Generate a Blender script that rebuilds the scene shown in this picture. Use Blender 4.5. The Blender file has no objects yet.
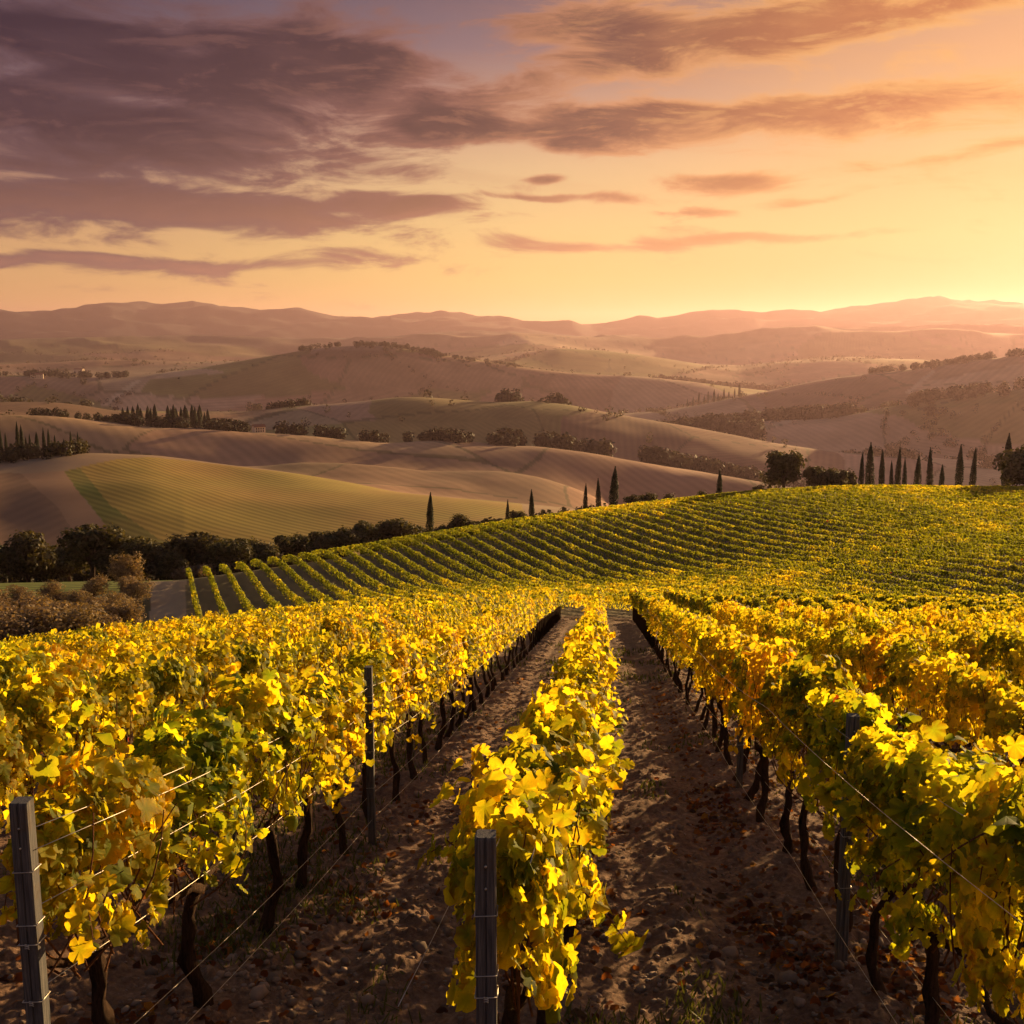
import bpy, math
import numpy as np
from math import radians, sin, cos, atan, atan2, pi

sc = bpy.context.scene
COL = sc.collection
rng = np.random.default_rng(11)

# ------------------------------------------------------------------ camera
F = 1100.0
PITCH = atan(177.0 / F)
CP, SP = cos(PITCH), sin(PITCH)
CAMZ = 2.7
cam_d = bpy.data.cameras.new('camera')
cam = bpy.data.objects.new('camera', cam_d)
COL.objects.link(cam)
cam.location = (0, 0, CAMZ)
cam.rotation_euler = (pi / 2 - PITCH, 0, 0)
cam_d.sensor_width = 36.0
cam_d.lens = 36.0 * F / 1024.0
cam_d.clip_start = 0.05
cam_d.clip_end = 60000
sc.camera = cam

# ------------------------------------------------------------------ sun, exposure
SUN_AZ, SUN_EL = radians(36.0), radians(7.6)
sd = bpy.data.lights.new('sun', 'SUN')
sd.energy = 5.0
sd.angle = radians(0.5)
sd.color = (1.0, 0.65, 0.28)
sun = bpy.data.objects.new('sun', sd)
COL.objects.link(sun)
sun.rotation_euler = (pi / 2 - SUN_EL, 0, pi - SUN_AZ)
sun.location = (60, 90, 60)
vs = sc.view_settings
vs.view_transform = 'Standard'
vs.look = 'None'
vs.exposure = 1.2
vs.gamma = 1.0
vs.use_curve_mapping = False
SKY_GAIN = 0.36      # keeps the sky where the photograph has it at this exposure
HAZE_DENSITY = 4.6e-5
cy = sc.cycles
cy.use_denoising = True
try:
    cy.denoiser = 'OPENIMAGEDENOISE'
except Exception:
    pass
cy.max_bounces = 5
cy.diffuse_bounces = 3
cy.glossy_bounces = 2
cy.transmission_bounces = 4
cy.transparent_max_bounces = 4
cy.volume_bounces = 0
cy.use_adaptive_sampling = True
cy.adaptive_threshold = 0.02


def lin(r, g, b):
    def f(c):
        c /= 255.0
        return c / 12.92 if c <= 0.04045 else ((c + 0.055) / 1.055) ** 2.4
    return (f(r), f(g), f(b), 1.0)


# ------------------------------------------------------------------ node helpers
class NT:
    def __init__(self, tree):
        self.t = tree
        self.n = tree.nodes
        self.l = tree.links

    def put(self, sock, v):
        if hasattr(v, 'is_output') or hasattr(v, 'links'):
            self.l.new(v, sock)
        else:
            sock.default_value = v

    def math(self, op, a, b=0.0, c=0.0, clamp=False):
        m = self.n.new('ShaderNodeMath')
        m.operation = op
        m.use_clamp = clamp
        self.put(m.inputs[0], a)
        self.put(m.inputs[1], b)
        self.put(m.inputs[2], c)
        return m.outputs[0]

    def mix(self, f, a, b, mode='MIX'):
        m = self.n.new('ShaderNodeMix')
        m.data_type = 'RGBA'
        m.blend_type = mode
        self.put(m.inputs[0], f)
        self.put(m.inputs[6], a)
        self.put(m.inputs[7], b)
        return m.outputs[2]

    def smooth(self, x, a, b):
        m = self.n.new('ShaderNodeMapRange')
        m.interpolation_type = 'SMOOTHSTEP'
        self.put(m.inputs[0], x)
        m.inputs[1].default_value = a
        m.inputs[2].default_value = b
        m.inputs[3].default_value = 0
        m.inputs[4].default_value = 1
        return m.outputs[0]

    def ramp(self, f, stops, interp='LINEAR'):
        r = self.n.new('ShaderNodeValToRGB')
        e = r.color_ramp.elements
        r.color_ramp.interpolation = interp
        while len(e) > 1:
            e.remove(e[-1])
        e[0].position = stops[0][0]
        e[0].color = stops[0][1]
        for p, c in stops[1:]:
            q = e.new(p)
            q.color = c
        self.put(r.inputs[0], f)
        return r.outputs[0]

    def vec(self, x, y, z=0.0):
        c = self.n.new('ShaderNodeCombineXYZ')
        self.put(c.inputs[0], x)
        self.put(c.inputs[1], y)
        self.put(c.inputs[2], z)
        return c.outputs[0]

    def noise(self, vec, scale, detail=4, rough=0.55, dist=0.0):
        n = self.n.new('ShaderNodeTexNoise')
        if vec is not None:
            self.l.new(vec, n.inputs['Vector'])
        n.inputs['Scale'].default_value = scale
        n.inputs['Detail'].default_value = detail
        n.inputs['Roughness'].default_value = rough
        n.inputs['Distortion'].default_value = dist
        return n.outputs[0]


# ------------------------------------------------------------------ sky
world = bpy.data.worlds.new('World')
sc.world = world
world.use_nodes = True
w = NT(world.node_tree)
w.n.clear()
out = w.n.new('ShaderNodeOutputWorld')
bg = w.n.new('ShaderNodeBackground')
w.l.new(bg.outputs[0], out.inputs[0])
tc = w.n.new('ShaderNodeTexCoord')
sep = w.n.new('ShaderNodeSeparateXYZ')
w.l.new(tc.outputs['Generated'], sep.inputs[0])
AZ = w.math('ARCTAN2', sep.outputs[0], sep.outputs[1])
EL = w.math('ARCSINE', sep.outputs[2])
U = w.math('MULTIPLY', AZ, F)          # arc, about one unit per picture point near the horizon
V = w.math('MULTIPLY', EL, F)
V01 = w.math('DIVIDE', V, 330.0, clamp=True)
left = w.ramp(V01, [(0.0, lin(232, 172, 112)), (0.10, lin(234, 180, 112)), (0.22, lin(228, 180, 120)), (0.38, lin(208, 158, 122)),
                    (0.55, lin(164, 128, 124)), (0.72, lin(110, 98, 114)), (0.88, lin(68, 70, 98)), (1.0, lin(56, 60, 90))])
cent = w.ramp(V01, [(0.0, lin(250, 204, 110)), (0.16, lin(252, 216, 124)), (0.32, lin(250, 216, 142)), (0.48, lin(236, 200, 148)),
                    (0.64, lin(206, 164, 140)), (0.80, lin(142, 120, 128)), (1.0, lin(96, 90, 112))])
right = w.ramp(V01, [(0.0, lin(206, 120, 46)), (0.14, lin(226, 156, 74)), (0.28, lin(248, 204, 124)), (0.42, lin(246, 200, 130)), (0.56, lin(244, 194, 134)),
                     (0.75, lin(238, 180, 128)), (1.0, lin(206, 158, 132))])
base = w.mix(w.smooth(U, -520, 60), left, cent)
base = w.mix(w.smooth(U, -20, 520), base, right)
# glow round the sun just outside the frame
gu = w.math('DIVIDE', w.math('SUBTRACT', U, 590), 250)
gv = w.math('DIVIDE', w.math('SUBTRACT', V, 98), 80)
gd = w.math('ADD', w.math('MULTIPLY', gu, gu), w.math('MULTIPLY', gv, gv))
glow = w.math('EXPONENT', w.math('MULTIPLY', gd, -1.0))
base = w.mix(w.math('MULTIPLY', glow, 0.7), base, lin(255, 224, 146))
# clouds: soft lens-shaped banks broken up by stretched noise  (u, v, su, sv, slope, weight) with v counted down from the zenith side
banks = [(190, 70, 290, 46, 0.06, 0.95), (150, 150, 220, 30, 0.05, 0.72), (690, 124, 330, 20, -0.02, 0.85), (95, 45, 170, 34, 0.10, 1.15), (300, 62, 150, 34, 0.10, 1.1), (60, 118, 190, 32, 0.05, 1.0), (210, 158, 130, 20, 0.10, 0.75), (60, 150, 120, 22, 0.0, 0.8),
         (450, 122, 90, 22, 0.12, 0.95), (570, 142, 60, 14, 0.0, 0.75), (640, 118, 120, 20, -0.02, 0.95), (840, 116, 170, 15, -0.06, 0.9),
         (640, 40, 110, 36, 0.10, 0.9), (800, 24, 170, 28, -0.08, 1.0), (930, 8, 140, 14, -0.10, 0.8),
         (120, 204, 240, 22, 0.03, 0.95), (360, 203, 110, 15, 0.03, 0.8), (560, 199, 90, 5, 0.02, 0.6),
         (718, 184, 62, 8, 0.0, 0.85), (800, 198, 60, 4, -0.05, 0.55), (150, 263, 260, 8, -0.02, 0.62), (700, 241, 230, 6, -0.02, 0.58), (545, 175, 22, 4, 0, 0.6),
         (700, 212, 60, 5, 0.0, 0.5), (960, 150, 120, 8, -0.1, 0.45),
         (-400, 90, 260, 60, 0.0, 1.0), (-300, 220, 300, 20, 0.0, 0.8), (1300, 90, 200, 24, 0, 0.5), (300, -90, 500, 40, 0.05, 0.9), (1000, -120, 300, 40, 0, 0.7)]
def _uv(u, v):
    x, zc = (u - 512) / F, -(v - 512) / F
    y, z = CP + zc * SP, -SP + zc * CP
    return atan2(x, y) * F, atan2(z, math.hypot(x, y)) * F


D = None
wn = w.noise(w.vec(w.math('DIVIDE', U, 130.0), w.math('DIVIDE', V, 45.0), 3.7), 1.0, 2, 0.5)
Vw = w.math('ADD', V, w.math('MULTIPLY', w.math('SUBTRACT', wn, 0.5), 34.0))
for (u, v, su, sv, sl, wt) in banks:
    cx, cy0 = (float(q) for q in _uv(u, v))
    du = w.math('SUBTRACT', U, cx)
    q = w.math('DIVIDE', du, su)
    vv = w.math('ADD', w.math('SUBTRACT', Vw, cy0), w.math('MULTIPLY', du, sl))
    p = w.math('DIVIDE', vv, sv)
    e = w.math('EXPONENT', w.math('MULTIPLY', w.math('ADD', w.math('MULTIPLY', q, q), w.math('MULTIPLY', p, p)), -1.0))
    e = w.math('MULTIPLY', e, wt)
    D = e if D is None else w.math('MAXIMUM', D, e)
n1 = w.noise(w.vec(w.math('DIVIDE', U, 120.0), w.math('DIVIDE', V, 30.0), 0.0), 1.0, 10, 0.64, 0.5)
n1b = w.noise(w.vec(w.math('DIVIDE', w.math('ADD', U, 9.0), 120.0), w.math('DIVIDE', w.math('SUBTRACT', V, 5.0), 30.0), 0.0), 1.0, 10, 0.64, 0.5)
rim = w.smooth(w.math('SUBTRACT', n1, n1b), 0.0, 0.16)
n2 = w.noise(w.vec(w.math('DIVIDE', U, 260.0), w.math('DIVIDE', w.math('ADD', V, w.math('MULTIPLY', U, 0.10)), 26.0), 9.0), 1.0, 7, 0.6, 0.3)
Dn = w.math('ADD', D, w.math('MULTIPLY', w.math('SUBTRACT', n1, 0.47), 1.9))
alpha = w.smooth(Dn, 0.16, 0.56)
thick = w.smooth(Dn, 0.34, 0.85)
wisp = w.math('MULTIPLY', w.smooth(w.math('ADD', n2, w.math('MULTIPLY', D, 0.25)), 0.48, 0.78), 0.5)
side = w.smooth(U, -420, 470)
dark = w.ramp(side, [(0.0, lin(14, 22, 54)), (0.35, lin(24, 26, 52)), (0.62, lin(92, 60, 62)), (1.0, lin(196, 116, 68))])
edge = w.ramp(side, [(0.0, lin(92, 72, 86)), (0.35, lin(146, 98, 90)), (0.62, lin(222, 154, 108)), (1.0, lin(252, 186, 106))])
low = w.smooth(V, 190, 40)
dark = w.mix(w.math('MULTIPLY', low, 0.75), dark, w.ramp(side, [(0.0, lin(176, 122, 106)), (0.5, lin(222, 152, 102)), (1.0, lin(252, 188, 96))]))
n3 = w.noise(w.vec(w.math('DIVIDE', U, 60.0), w.math('DIVIDE', V, 16.0), 4.0), 1.0, 6, 0.6, 0.4)
thick = w.math('MULTIPLY', thick, w.math('ADD', 0.55, w.math('MULTIPLY', n3, 0.8)), clamp=True)
lit = w.ramp(side, [(0.0, lin(118, 84, 88)), (0.35, lin(176, 120, 98)), (0.62, lin(240, 172, 112)), (1.0, lin(255, 200, 116))])
cloud = w.mix(w.math('MULTIPLY', rim, 0.42), w.mix(thick, edge, dark), lit)
skyc = w.mix(w.math('MULTIPLY', wisp, w.smooth(V, 60, 200)), base, w.mix(0.5, edge, base))
skyc = w.mix(w.math('MULTIPLY', alpha, 0.97), skyc, cloud)
# higher up (mostly outside the frame) the clear dusk sky takes over
nis = w.n.new('ShaderNodeTexSky')
nis.sky_type = 'NISHITA'
nis.sun_disc = False
nis.sun_elevation = SUN_EL
nis.sun_rotation = SUN_AZ
nis.altitude = 300
nis.dust_density = 2.0
nsc = w.mix(1.0, nis.outputs[0], (0.16, 0.16, 0.17, 1), 'MULTIPLY')
skyc = w.mix(w.smooth(V, 400, 780), skyc, nsc)
tot = w.mix(1.0, skyc, (10 * SKY_GAIN,) * 3 + (1,), 'MULTIPLY')
w.l.new(tot, bg.inputs[0])
bg.inputs[1].default_value = 0.1
try:
    world.cycles.sampling_method = 'MANUAL'
    world.cycles.sample_map_resolution = 512
except Exception:
    pass


# ------------------------------------------------------------------ scene helpers
def tag(o, label=None, cat=None, group=None, kind=None):
    for k, v in (('label', label), ('category', cat), ('group', group), ('kind', kind)):
        if v:
            o[k] = v
    return o


def empty(name, loc, rz=0.0):
    o = bpy.data.objects.new(name, None)
    o.empty_display_size = 0.1
    o.location = loc
    o.rotation_euler = (0, 0, rz)
    COL.objects.link(o)
    return o


def link(name, me, parent=None):
    o = bpy.data.objects.new(name, me)
    COL.objects.link(o)
    if parent is not None:
        o.parent = parent
    return o


def np_mesh(name, V, faces, mat, col=None, smooth=True, attrs=None):
    """faces: list of integer arrays (n,k); col: (nv,3)"""
    me = bpy.data.meshes.new(name)
    V = np.asarray(V, np.float32)
    me.vertices.add(len(V))
    me.vertices.foreach_set('co', V.ravel())
    faces = [np.asarray(f, np.int32) for f in faces if len(f)]
    nl = sum(f.size for f in faces)
    nf = sum(len(f) for f in faces)
    me.loops.add(nl)
    me.loops.foreach_set('vertex_index', np.concatenate([f.ravel() for f in faces]))
    me.polygons.add(nf)
    tot = np.concatenate([np.full(len(f), f.shape[1], np.int32) for f in faces])
    st = np.concatenate([[0], np.cumsum(tot)[:-1]]).astype(np.int32)
    me.polygons.foreach_set('loop_start', st)
    me.polygons.foreach_set('loop_total', tot)
    me.polygons.foreach_set('use_smooth', np.full(nf, smooth, bool))
    if col is not None:
        a = me.attributes.new('Col', 'FLOAT_COLOR', 'POINT')
        c4 = np.ones((len(V), 4), np.float32)
        c4[:, :3] = col
        a.data.foreach_set('color', c4.ravel())
    for k, v in (attrs or {}).items():
        a = me.attributes.new(k, 'FLOAT', 'POINT')
        a.data.foreach_set('value', np.asarray(v, np.float32))
    me.update(calc_edges=True)
    if mat is not None:
        me.materials.append(mat)
    return me


class Bag:
    """collects vertices, faces and colours for one mesh"""
    def __init__(self):
        self.V, self.Fs, self.C, self.n = [], [], [], 0

    def add(self, V, F, col):
        V = np.asarray(V, float)
        self.V.append(V)
        for f in (F if isinstance(F, list) else [F]):
            self.Fs.append(np.asarray(f) + self.n)
        c = np.asarray(col, float)
        self.C.append(np.broadcast_to(c, (len(V), 3)) if c.ndim == 1 else c)
        self.n += len(V)

    def mesh(self, name, mat, smooth=True):
        by = {}
        for f in self.Fs:
            by.setdefault(f.shape[1], []).append(f)
        return np_mesh(name, np.concatenate(self.V), [np.concatenate(x) for x in by.values()], mat, np.concatenate(self.C), smooth)


def tube(P, R, k=8, cap=True):
    P = np.asarray(P, float)
    R = np.broadcast_to(np.asarray(R, float), (len(P),))
    T = np.gradient(P, axis=0)
    T /= np.linalg.norm(T, axis=1)[:, None] + 1e-9
    ref = np.array([1.0, 0, 0]) if abs(T[0, 0]) < 0.8 else np.array([0, 1.0, 0])
    A = np.cross(T, ref)
    A /= np.linalg.norm(A, axis=1)[:, None] + 1e-9
    B = np.cross(T, A)
    a = np.arange(k) * 2 * pi / k
    V = P[:, None, :] + R[:, None, None] * (np.cos(a)[None, :, None] * A[:, None, :] + np.sin(a)[None, :, None] * B[:, None, :])
    V = V.reshape(-1, 3)
    n = len(P)
    i = np.arange(n - 1)[:, None] * k
    j = np.arange(k)[None, :]
    j2 = (j + 1) % k
    Fq = np.stack([i + j, i + j2, i + k + j2, i + k + j], -1).reshape(-1, 4)
    Fs = [Fq]
    if cap:
        Fs.append(np.array([list(range(k))[::-1], [(n - 1) * k + q for q in range(k)]]))
    return V, Fs


# ------------------------------------------------------------------ numpy noise
def _hash(ix, iy, seed):
    h = (ix.astype(np.int64) * 374761393 + iy.astype(np.int64) * 668265263 + seed * 974634777) & 0xffffffff
    h = ((h ^ (h >> 13)) * 1274126177) & 0xffffffff
    h = (h ^ (h >> 16)) & 0xffffffff
    return h / 4294967295.0


def vnoise(x, y, seed=0):
    ix, iy = np.floor(x), np.floor(y)
    fx, fy = x - ix, y - iy
    fx = fx * fx * fx * (fx * (fx * 6 - 15) + 10)
    fy = fy * fy * fy * (fy * (fy * 6 - 15) + 10)
    a, b = _hash(ix, iy, seed), _hash(ix + 1, iy, seed)
    c, d = _hash(ix, iy + 1, seed), _hash(ix + 1, iy + 1, seed)
    return (a + (b - a) * fx) * (1 - fy) + (c + (d - c) * fx) * fy - 0.5


def fbm(x, y, oct=4, seed=0, gain=0.5):
    s, a = 0.0, 1.0
    for o in range(oct):
        s = s + a * vnoise(x + 17.3 * o, y - 9.1 * o, seed + o)
        x, y, a = x * 2.03, y * 2.03, a * gain
    return s


def sstep(x, a, b):
    t = np.clip((x - a) / (b - a), 0, 1)
    return t * t * (3 - 2 * t)


# ------------------------------------------------------------------ terrain
def ray(u, v):
    u, v = np.asarray(u, float), np.asarray(v, float)
    x, zc = (u - 512) / F, -(v - 512) / F
    y, z = CP + zc * SP, -SP + zc * CP
    return np.arctan2(x, y), z / np.hypot(x, y)


ROW_AZ = radians(4.83)
RX, RY = sin(ROW_AZ), cos(ROW_AZ)         # along the near rows; across is (RY, -RX)
SLOPE = 0.218


def z_near(x, y):
    s = x * RX + y * RY
    o = x * RY - y * RX
    return -SLOPE * s - 0.0050 * np.minimum(o, 0) ** 2


CRESTS = [  # (range, [(u, v) of the crest line])
    (92, [(-300, 650), (0, 640), (130, 630), (185, 622), (330, 606), (440, 600), (600, 598), (700, 590), (800, 580), (1024, 562), (1300, 550)]),
    (None, [(-300, 586), (0, 584), (150, 582), (185, 581), (240, 574), (300, 566), (365, 556), (430, 545), (512, 531), (600, 517), (700, 505), (760, 499), (870, 495), (1000, 495), (1300, 497)]),
    (450, [(-300, 462), (0, 466), (60, 461), (110, 459), (150, 459), (200, 465), (250, 471), (300, 477), (350, 483), (400, 488), (450, 493), (500, 500), (560, 510), (640, 522), (760, 530), (1024, 530), (1300, 530)]),
    (640, [(-300, 475), (0, 474), (200, 470), (260, 468), (300, 463), (340, 465), (400, 471), (425, 474), (500, 476), (542, 483), (583, 495), (640, 520), (760, 540), (1300, 540)]),
    (850, [(-300, 405), (0, 413), (80, 418), (150, 424), (200, 428), (260, 433), (330, 438), (400, 443), (450, 446), (512, 450), (560, 454), (640, 461), (700, 469), (740, 478), (800, 490), (1024, 505), (1300, 505)]),
    (1250, [(-300, 402), (0, 401), (60, 404), (120, 411), (180, 414), (260, 413), (330, 405), (370, 400), (400, 398), (460, 398), (520, 400), (580, 406), (640, 416), (700, 426), (760, 437), (830, 450), (1024, 460), (1300, 460)]),
    (1550, [(-300, 430), (0, 430), (400, 425), (500, 427), (560, 434), (610, 436), (660, 432), (720, 425), (760, 421), (800, 417), (860, 411), (900, 404), (960, 396), (1024, 390), (1300, 372)]),
    (2100, [(-300, 412), (0, 410), (300, 412), (400, 412), (500, 416), (560, 419), (640, 411), (700, 402), (740, 394), (800, 385), (850, 377), (900, 372), (950, 367), (1024, 358), (1300, 340)]),
    (2700, [(-300, 388), (0, 377), (60, 378), (110, 379), (150, 376), (200, 370), (240, 362), (300, 353), (340, 349), (390, 348), (420, 352), (460, 358), (512, 364), (560, 370), (620, 375), (680, 380), (740, 386), (800, 392), (1024, 396), (1300, 396)]),
    (3900, [(-300, 366), (0, 366), (100, 362), (200, 365), (300, 362), (440, 362), (480, 357), (520, 351), (560, 348), (600, 350), (650, 357), (700, 365), (740, 368), (780, 364), (830, 359), (870, 358), (920, 361), (1024, 371), (1300, 370)]),
    (6300, [(-300, 345), (0, 342), (100, 340), (200, 338), (300, 340), (380, 338), (430, 333), (470, 329), (512, 327), (540, 331), (600, 336), (650, 339), (700, 337), (760, 331), (830, 328), (900, 326), (960, 324), (1024, 326), (1300, 320)]),
    (11000, [(-300, 312), (0, 311), (60, 309), (110, 304), (150, 308), (210, 303), (250, 307), (300, 305), (340, 311), (370, 316), (450, 314), (520, 320), (600, 321), (680, 315), (720, 313), (780, 308), (820, 307), (860, 304), (910, 304), (950, 302), (1024, 301), (1300, 290)]),
]
R1U = [(-300, 165), (0, 150), (185, 128), (430, 140), (600, 152), (760, 160), (1000, 168), (1300, 172)]
GAZ = np.radians(np.linspace(-180, 180, 3601))


def pchip_slopes(s, t):
    h = np.diff(s, axis=1)
    d = np.diff(t, axis=1) / h
    m = np.zeros_like(t)
    w1, w2 = 2 * h[:, 1:] + h[:, :-1], h[:, 1:] + 2 * h[:, :-1]
    same = d[:, :-1] * d[:, 1:] > 0
    with np.errstate(all='ignore'):
        mm = (w1 + w2) / (w1 / d[:, :-1] + w2 / d[:, 1:])
    m[:, 1:-1] = np.where(same, mm, 0)
    m[:, 0], m[:, -1] = d[:, 0], d[:, -1]
    return m


def build_knots():
    S, T = [], []
    for r in (30.0, 42.0, 52.0, 61.0, 68.0):
        z = z_near(r * np.sin(GAZ), r * np.cos(GAZ)) - CAMZ
        S.append(np.full(GAZ.shape, math.log(r)))
        T.append(z / r)
    pr, pt = None, None
    for i, (r, line) in enumerate(CRESTS):
        az, t = ray([p[0] for p in line], [p[1] for p in line])
        ti = np.interp(GAZ, az, t)
        kw = 3 if (r or 0) > 3000 else 14
        ker = np.exp(-np.linspace(-2, 2, 2 * kw + 1) ** 2)
        ti = np.convolve(np.pad(ti, kw, mode='edge'), ker / ker.sum(), 'valid')
        if r is None:
            a2, _ = ray([p[0] for p in R1U], [540] * len(R1U))
            ri = np.interp(GAZ, a2, [p[1] for p in R1U])
        else:
            ri = np.full(GAZ.shape, float(r))
        if pr is not None and i >= 2:
            rv = pr + 0.40 * (ri - pr)
            dip = 0.0065 if i == 2 else (0.006 if i < 9 else 0.0025)
            tv = np.minimum(pt, ti) - dip
            S.append(np.log(rv))
            T.append(tv)
        S.append(np.log(ri))
        T.append(ti)
        pr, pt = ri, ti
    S.append(np.full(GAZ.shape, math.log(14500.0)))
    T.append(pt - 0.03)
    S.append(np.full(GAZ.shape, math.log(26000.0)))
    T.append(pt * 0 - 0.018)
    return np.stack(S, 1), np.stack(T, 1)


KS, KT = build_knots()
KM = pchip_slopes(KS, KT)


def height(x, y, detail=True):
    x, y = np.atleast_1d(np.asarray(x, float)), np.atleast_1d(np.asarray(y, float))
    out = np.empty(x.shape)
    n = 120000
    xf, yf, of = x.ravel(), y.ravel(), out.ravel()
    for a in range(0, xf.size, n):
        of[a:a + n] = _height(xf[a:a + n], yf[a:a + n], detail)
    return of.reshape(x.shape)


def _height(x, y, detail):
    r = np.maximum(np.hypot(x, y), 0.01)
    az = np.arctan2(x, y)
    zn = z_near(x, y)
    s = np.log(np.maximum(r, 30.0))
    fi = (az + pi) / (2 * pi) * (len(GAZ) - 1)
    i0 = np.clip(fi.astype(int), 0, len(GAZ) - 2)
    f = (fi - i0)[:, None]
    ks = KS[i0] * (1 - f) + KS[i0 + 1] * f
    kt = KT[i0] * (1 - f) + KT[i0 + 1] * f
    km = KM[i0] * (1 - f) + KM[i0 + 1] * f
    k = np.clip((ks <= s[:, None]).sum(1) - 1, 0, ks.shape[1] - 2)
    ar = np.arange(len(x))
    s0, s1 = ks[ar, k], ks[ar, k + 1]
    h = s1 - s0
    q = np.clip((s - s0) / h, 0, 1)
    t = (kt[ar, k] * (2 * q ** 3 - 3 * q ** 2 + 1) + km[ar, k] * h * (q ** 3 - 2 * q ** 2 + q)
         + kt[ar, k + 1] * (-2 * q ** 3 + 3 * q ** 2) + km[ar, k + 1] * h * (q ** 3 - q ** 2))
    zf = r * t + CAMZ
    b = sstep(r, 40, 58)
    z = zn * (1 - b) + zf * b
    # rolling relief of the open hills
    z += 0.6 * fbm(x / 38, y / 38, 2, 5) * sstep(r, 75, 130) * (1 - sstep(r, 400, 700))
    z += 9.0 * fbm(x / 150 + 3, y / 150, 2, 7) * sstep(r, 260, 480) * (1 - sstep(r, 1500, 2400))
    z += 2.6 * fbm(x / 58 + 1, y / 58, 2, 27) * sstep(r, 260, 400) * (1 - sstep(r, 900, 1500))
    z += 18.0 * fbm(x / 520 + 8, y / 520, 3, 9) * sstep(r, 1100, 2400) * (1 - sstep(r, 5000, 8000))
    rid = 1 - 2 * np.abs(fbm(x / 1100, y / 1100, 4, 12))
    z += 60.0 * (rid - 0.75) * sstep(r, 4200, 6500)
    z += 85.0 * fbm(x / 620, y / 520, 3, 14) * sstep(r, 8000, 10000)
    z += 40.0 * (1 - 2 * np.abs(fbm(x / 2300 + 4, y / 2300, 4, 15)) - 0.75) * sstep(r, 8000, 10500)
    if detail:
        o = x * RY - y * RX
        sr = x * RX + y * RY
        nearw = 1 - sstep(r, 45, 75)
        ph = (o + 0.33) / 2.0
        rowd = np.abs(ph - np.round(ph)) * 2.0            # metres from the nearest row of vines
        clod = np.maximum(fbm(x / 0.12, y / 0.12, 3, 21, 0.65), -0.08)
        lump = fbm(x / 0.55, y / 0.55, 2, 31)
        wheel = np.exp(-((rowd - 0.62) / 0.17) ** 2)
        z += nearw * (0.075 * clod * (1 - 0.55 * wheel) + 0.045 * lump - 0.05 * wheel + 0.05 * np.exp(-(rowd / 0.35) ** 2)
                      + 0.012 * fbm(x / 0.05, y / 0.05, 2, 41) * (1 - sstep(r, 9, 16)))
    return z


def gz(x, y):
    return float(height([x], [y], False)[0])


def hit(u, r, v=500):
    """point on the ground seen in picture column u at range r"""
    az, _ = ray(u, v)
    x, y = r * sin(float(az)), r * cos(float(az))
    return x, y, gz(x, y)


# fields: closed outlines on the hillsides, by hill (index of its crest)
def inpoly(px, py, poly):
    c = np.zeros(px.shape, bool)
    n = len(poly)
    for i in range(n):
        x0, y0 = poly[i]
        x1, y1 = poly[(i + 1) % n]
        cond = ((y0 > py) != (y1 > py)) & (px < (x1 - x0) * (py - y0) / ((y1 - y0) if y1 != y0 else 1e-9) + x0)
        c ^= cond
    return c


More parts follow.
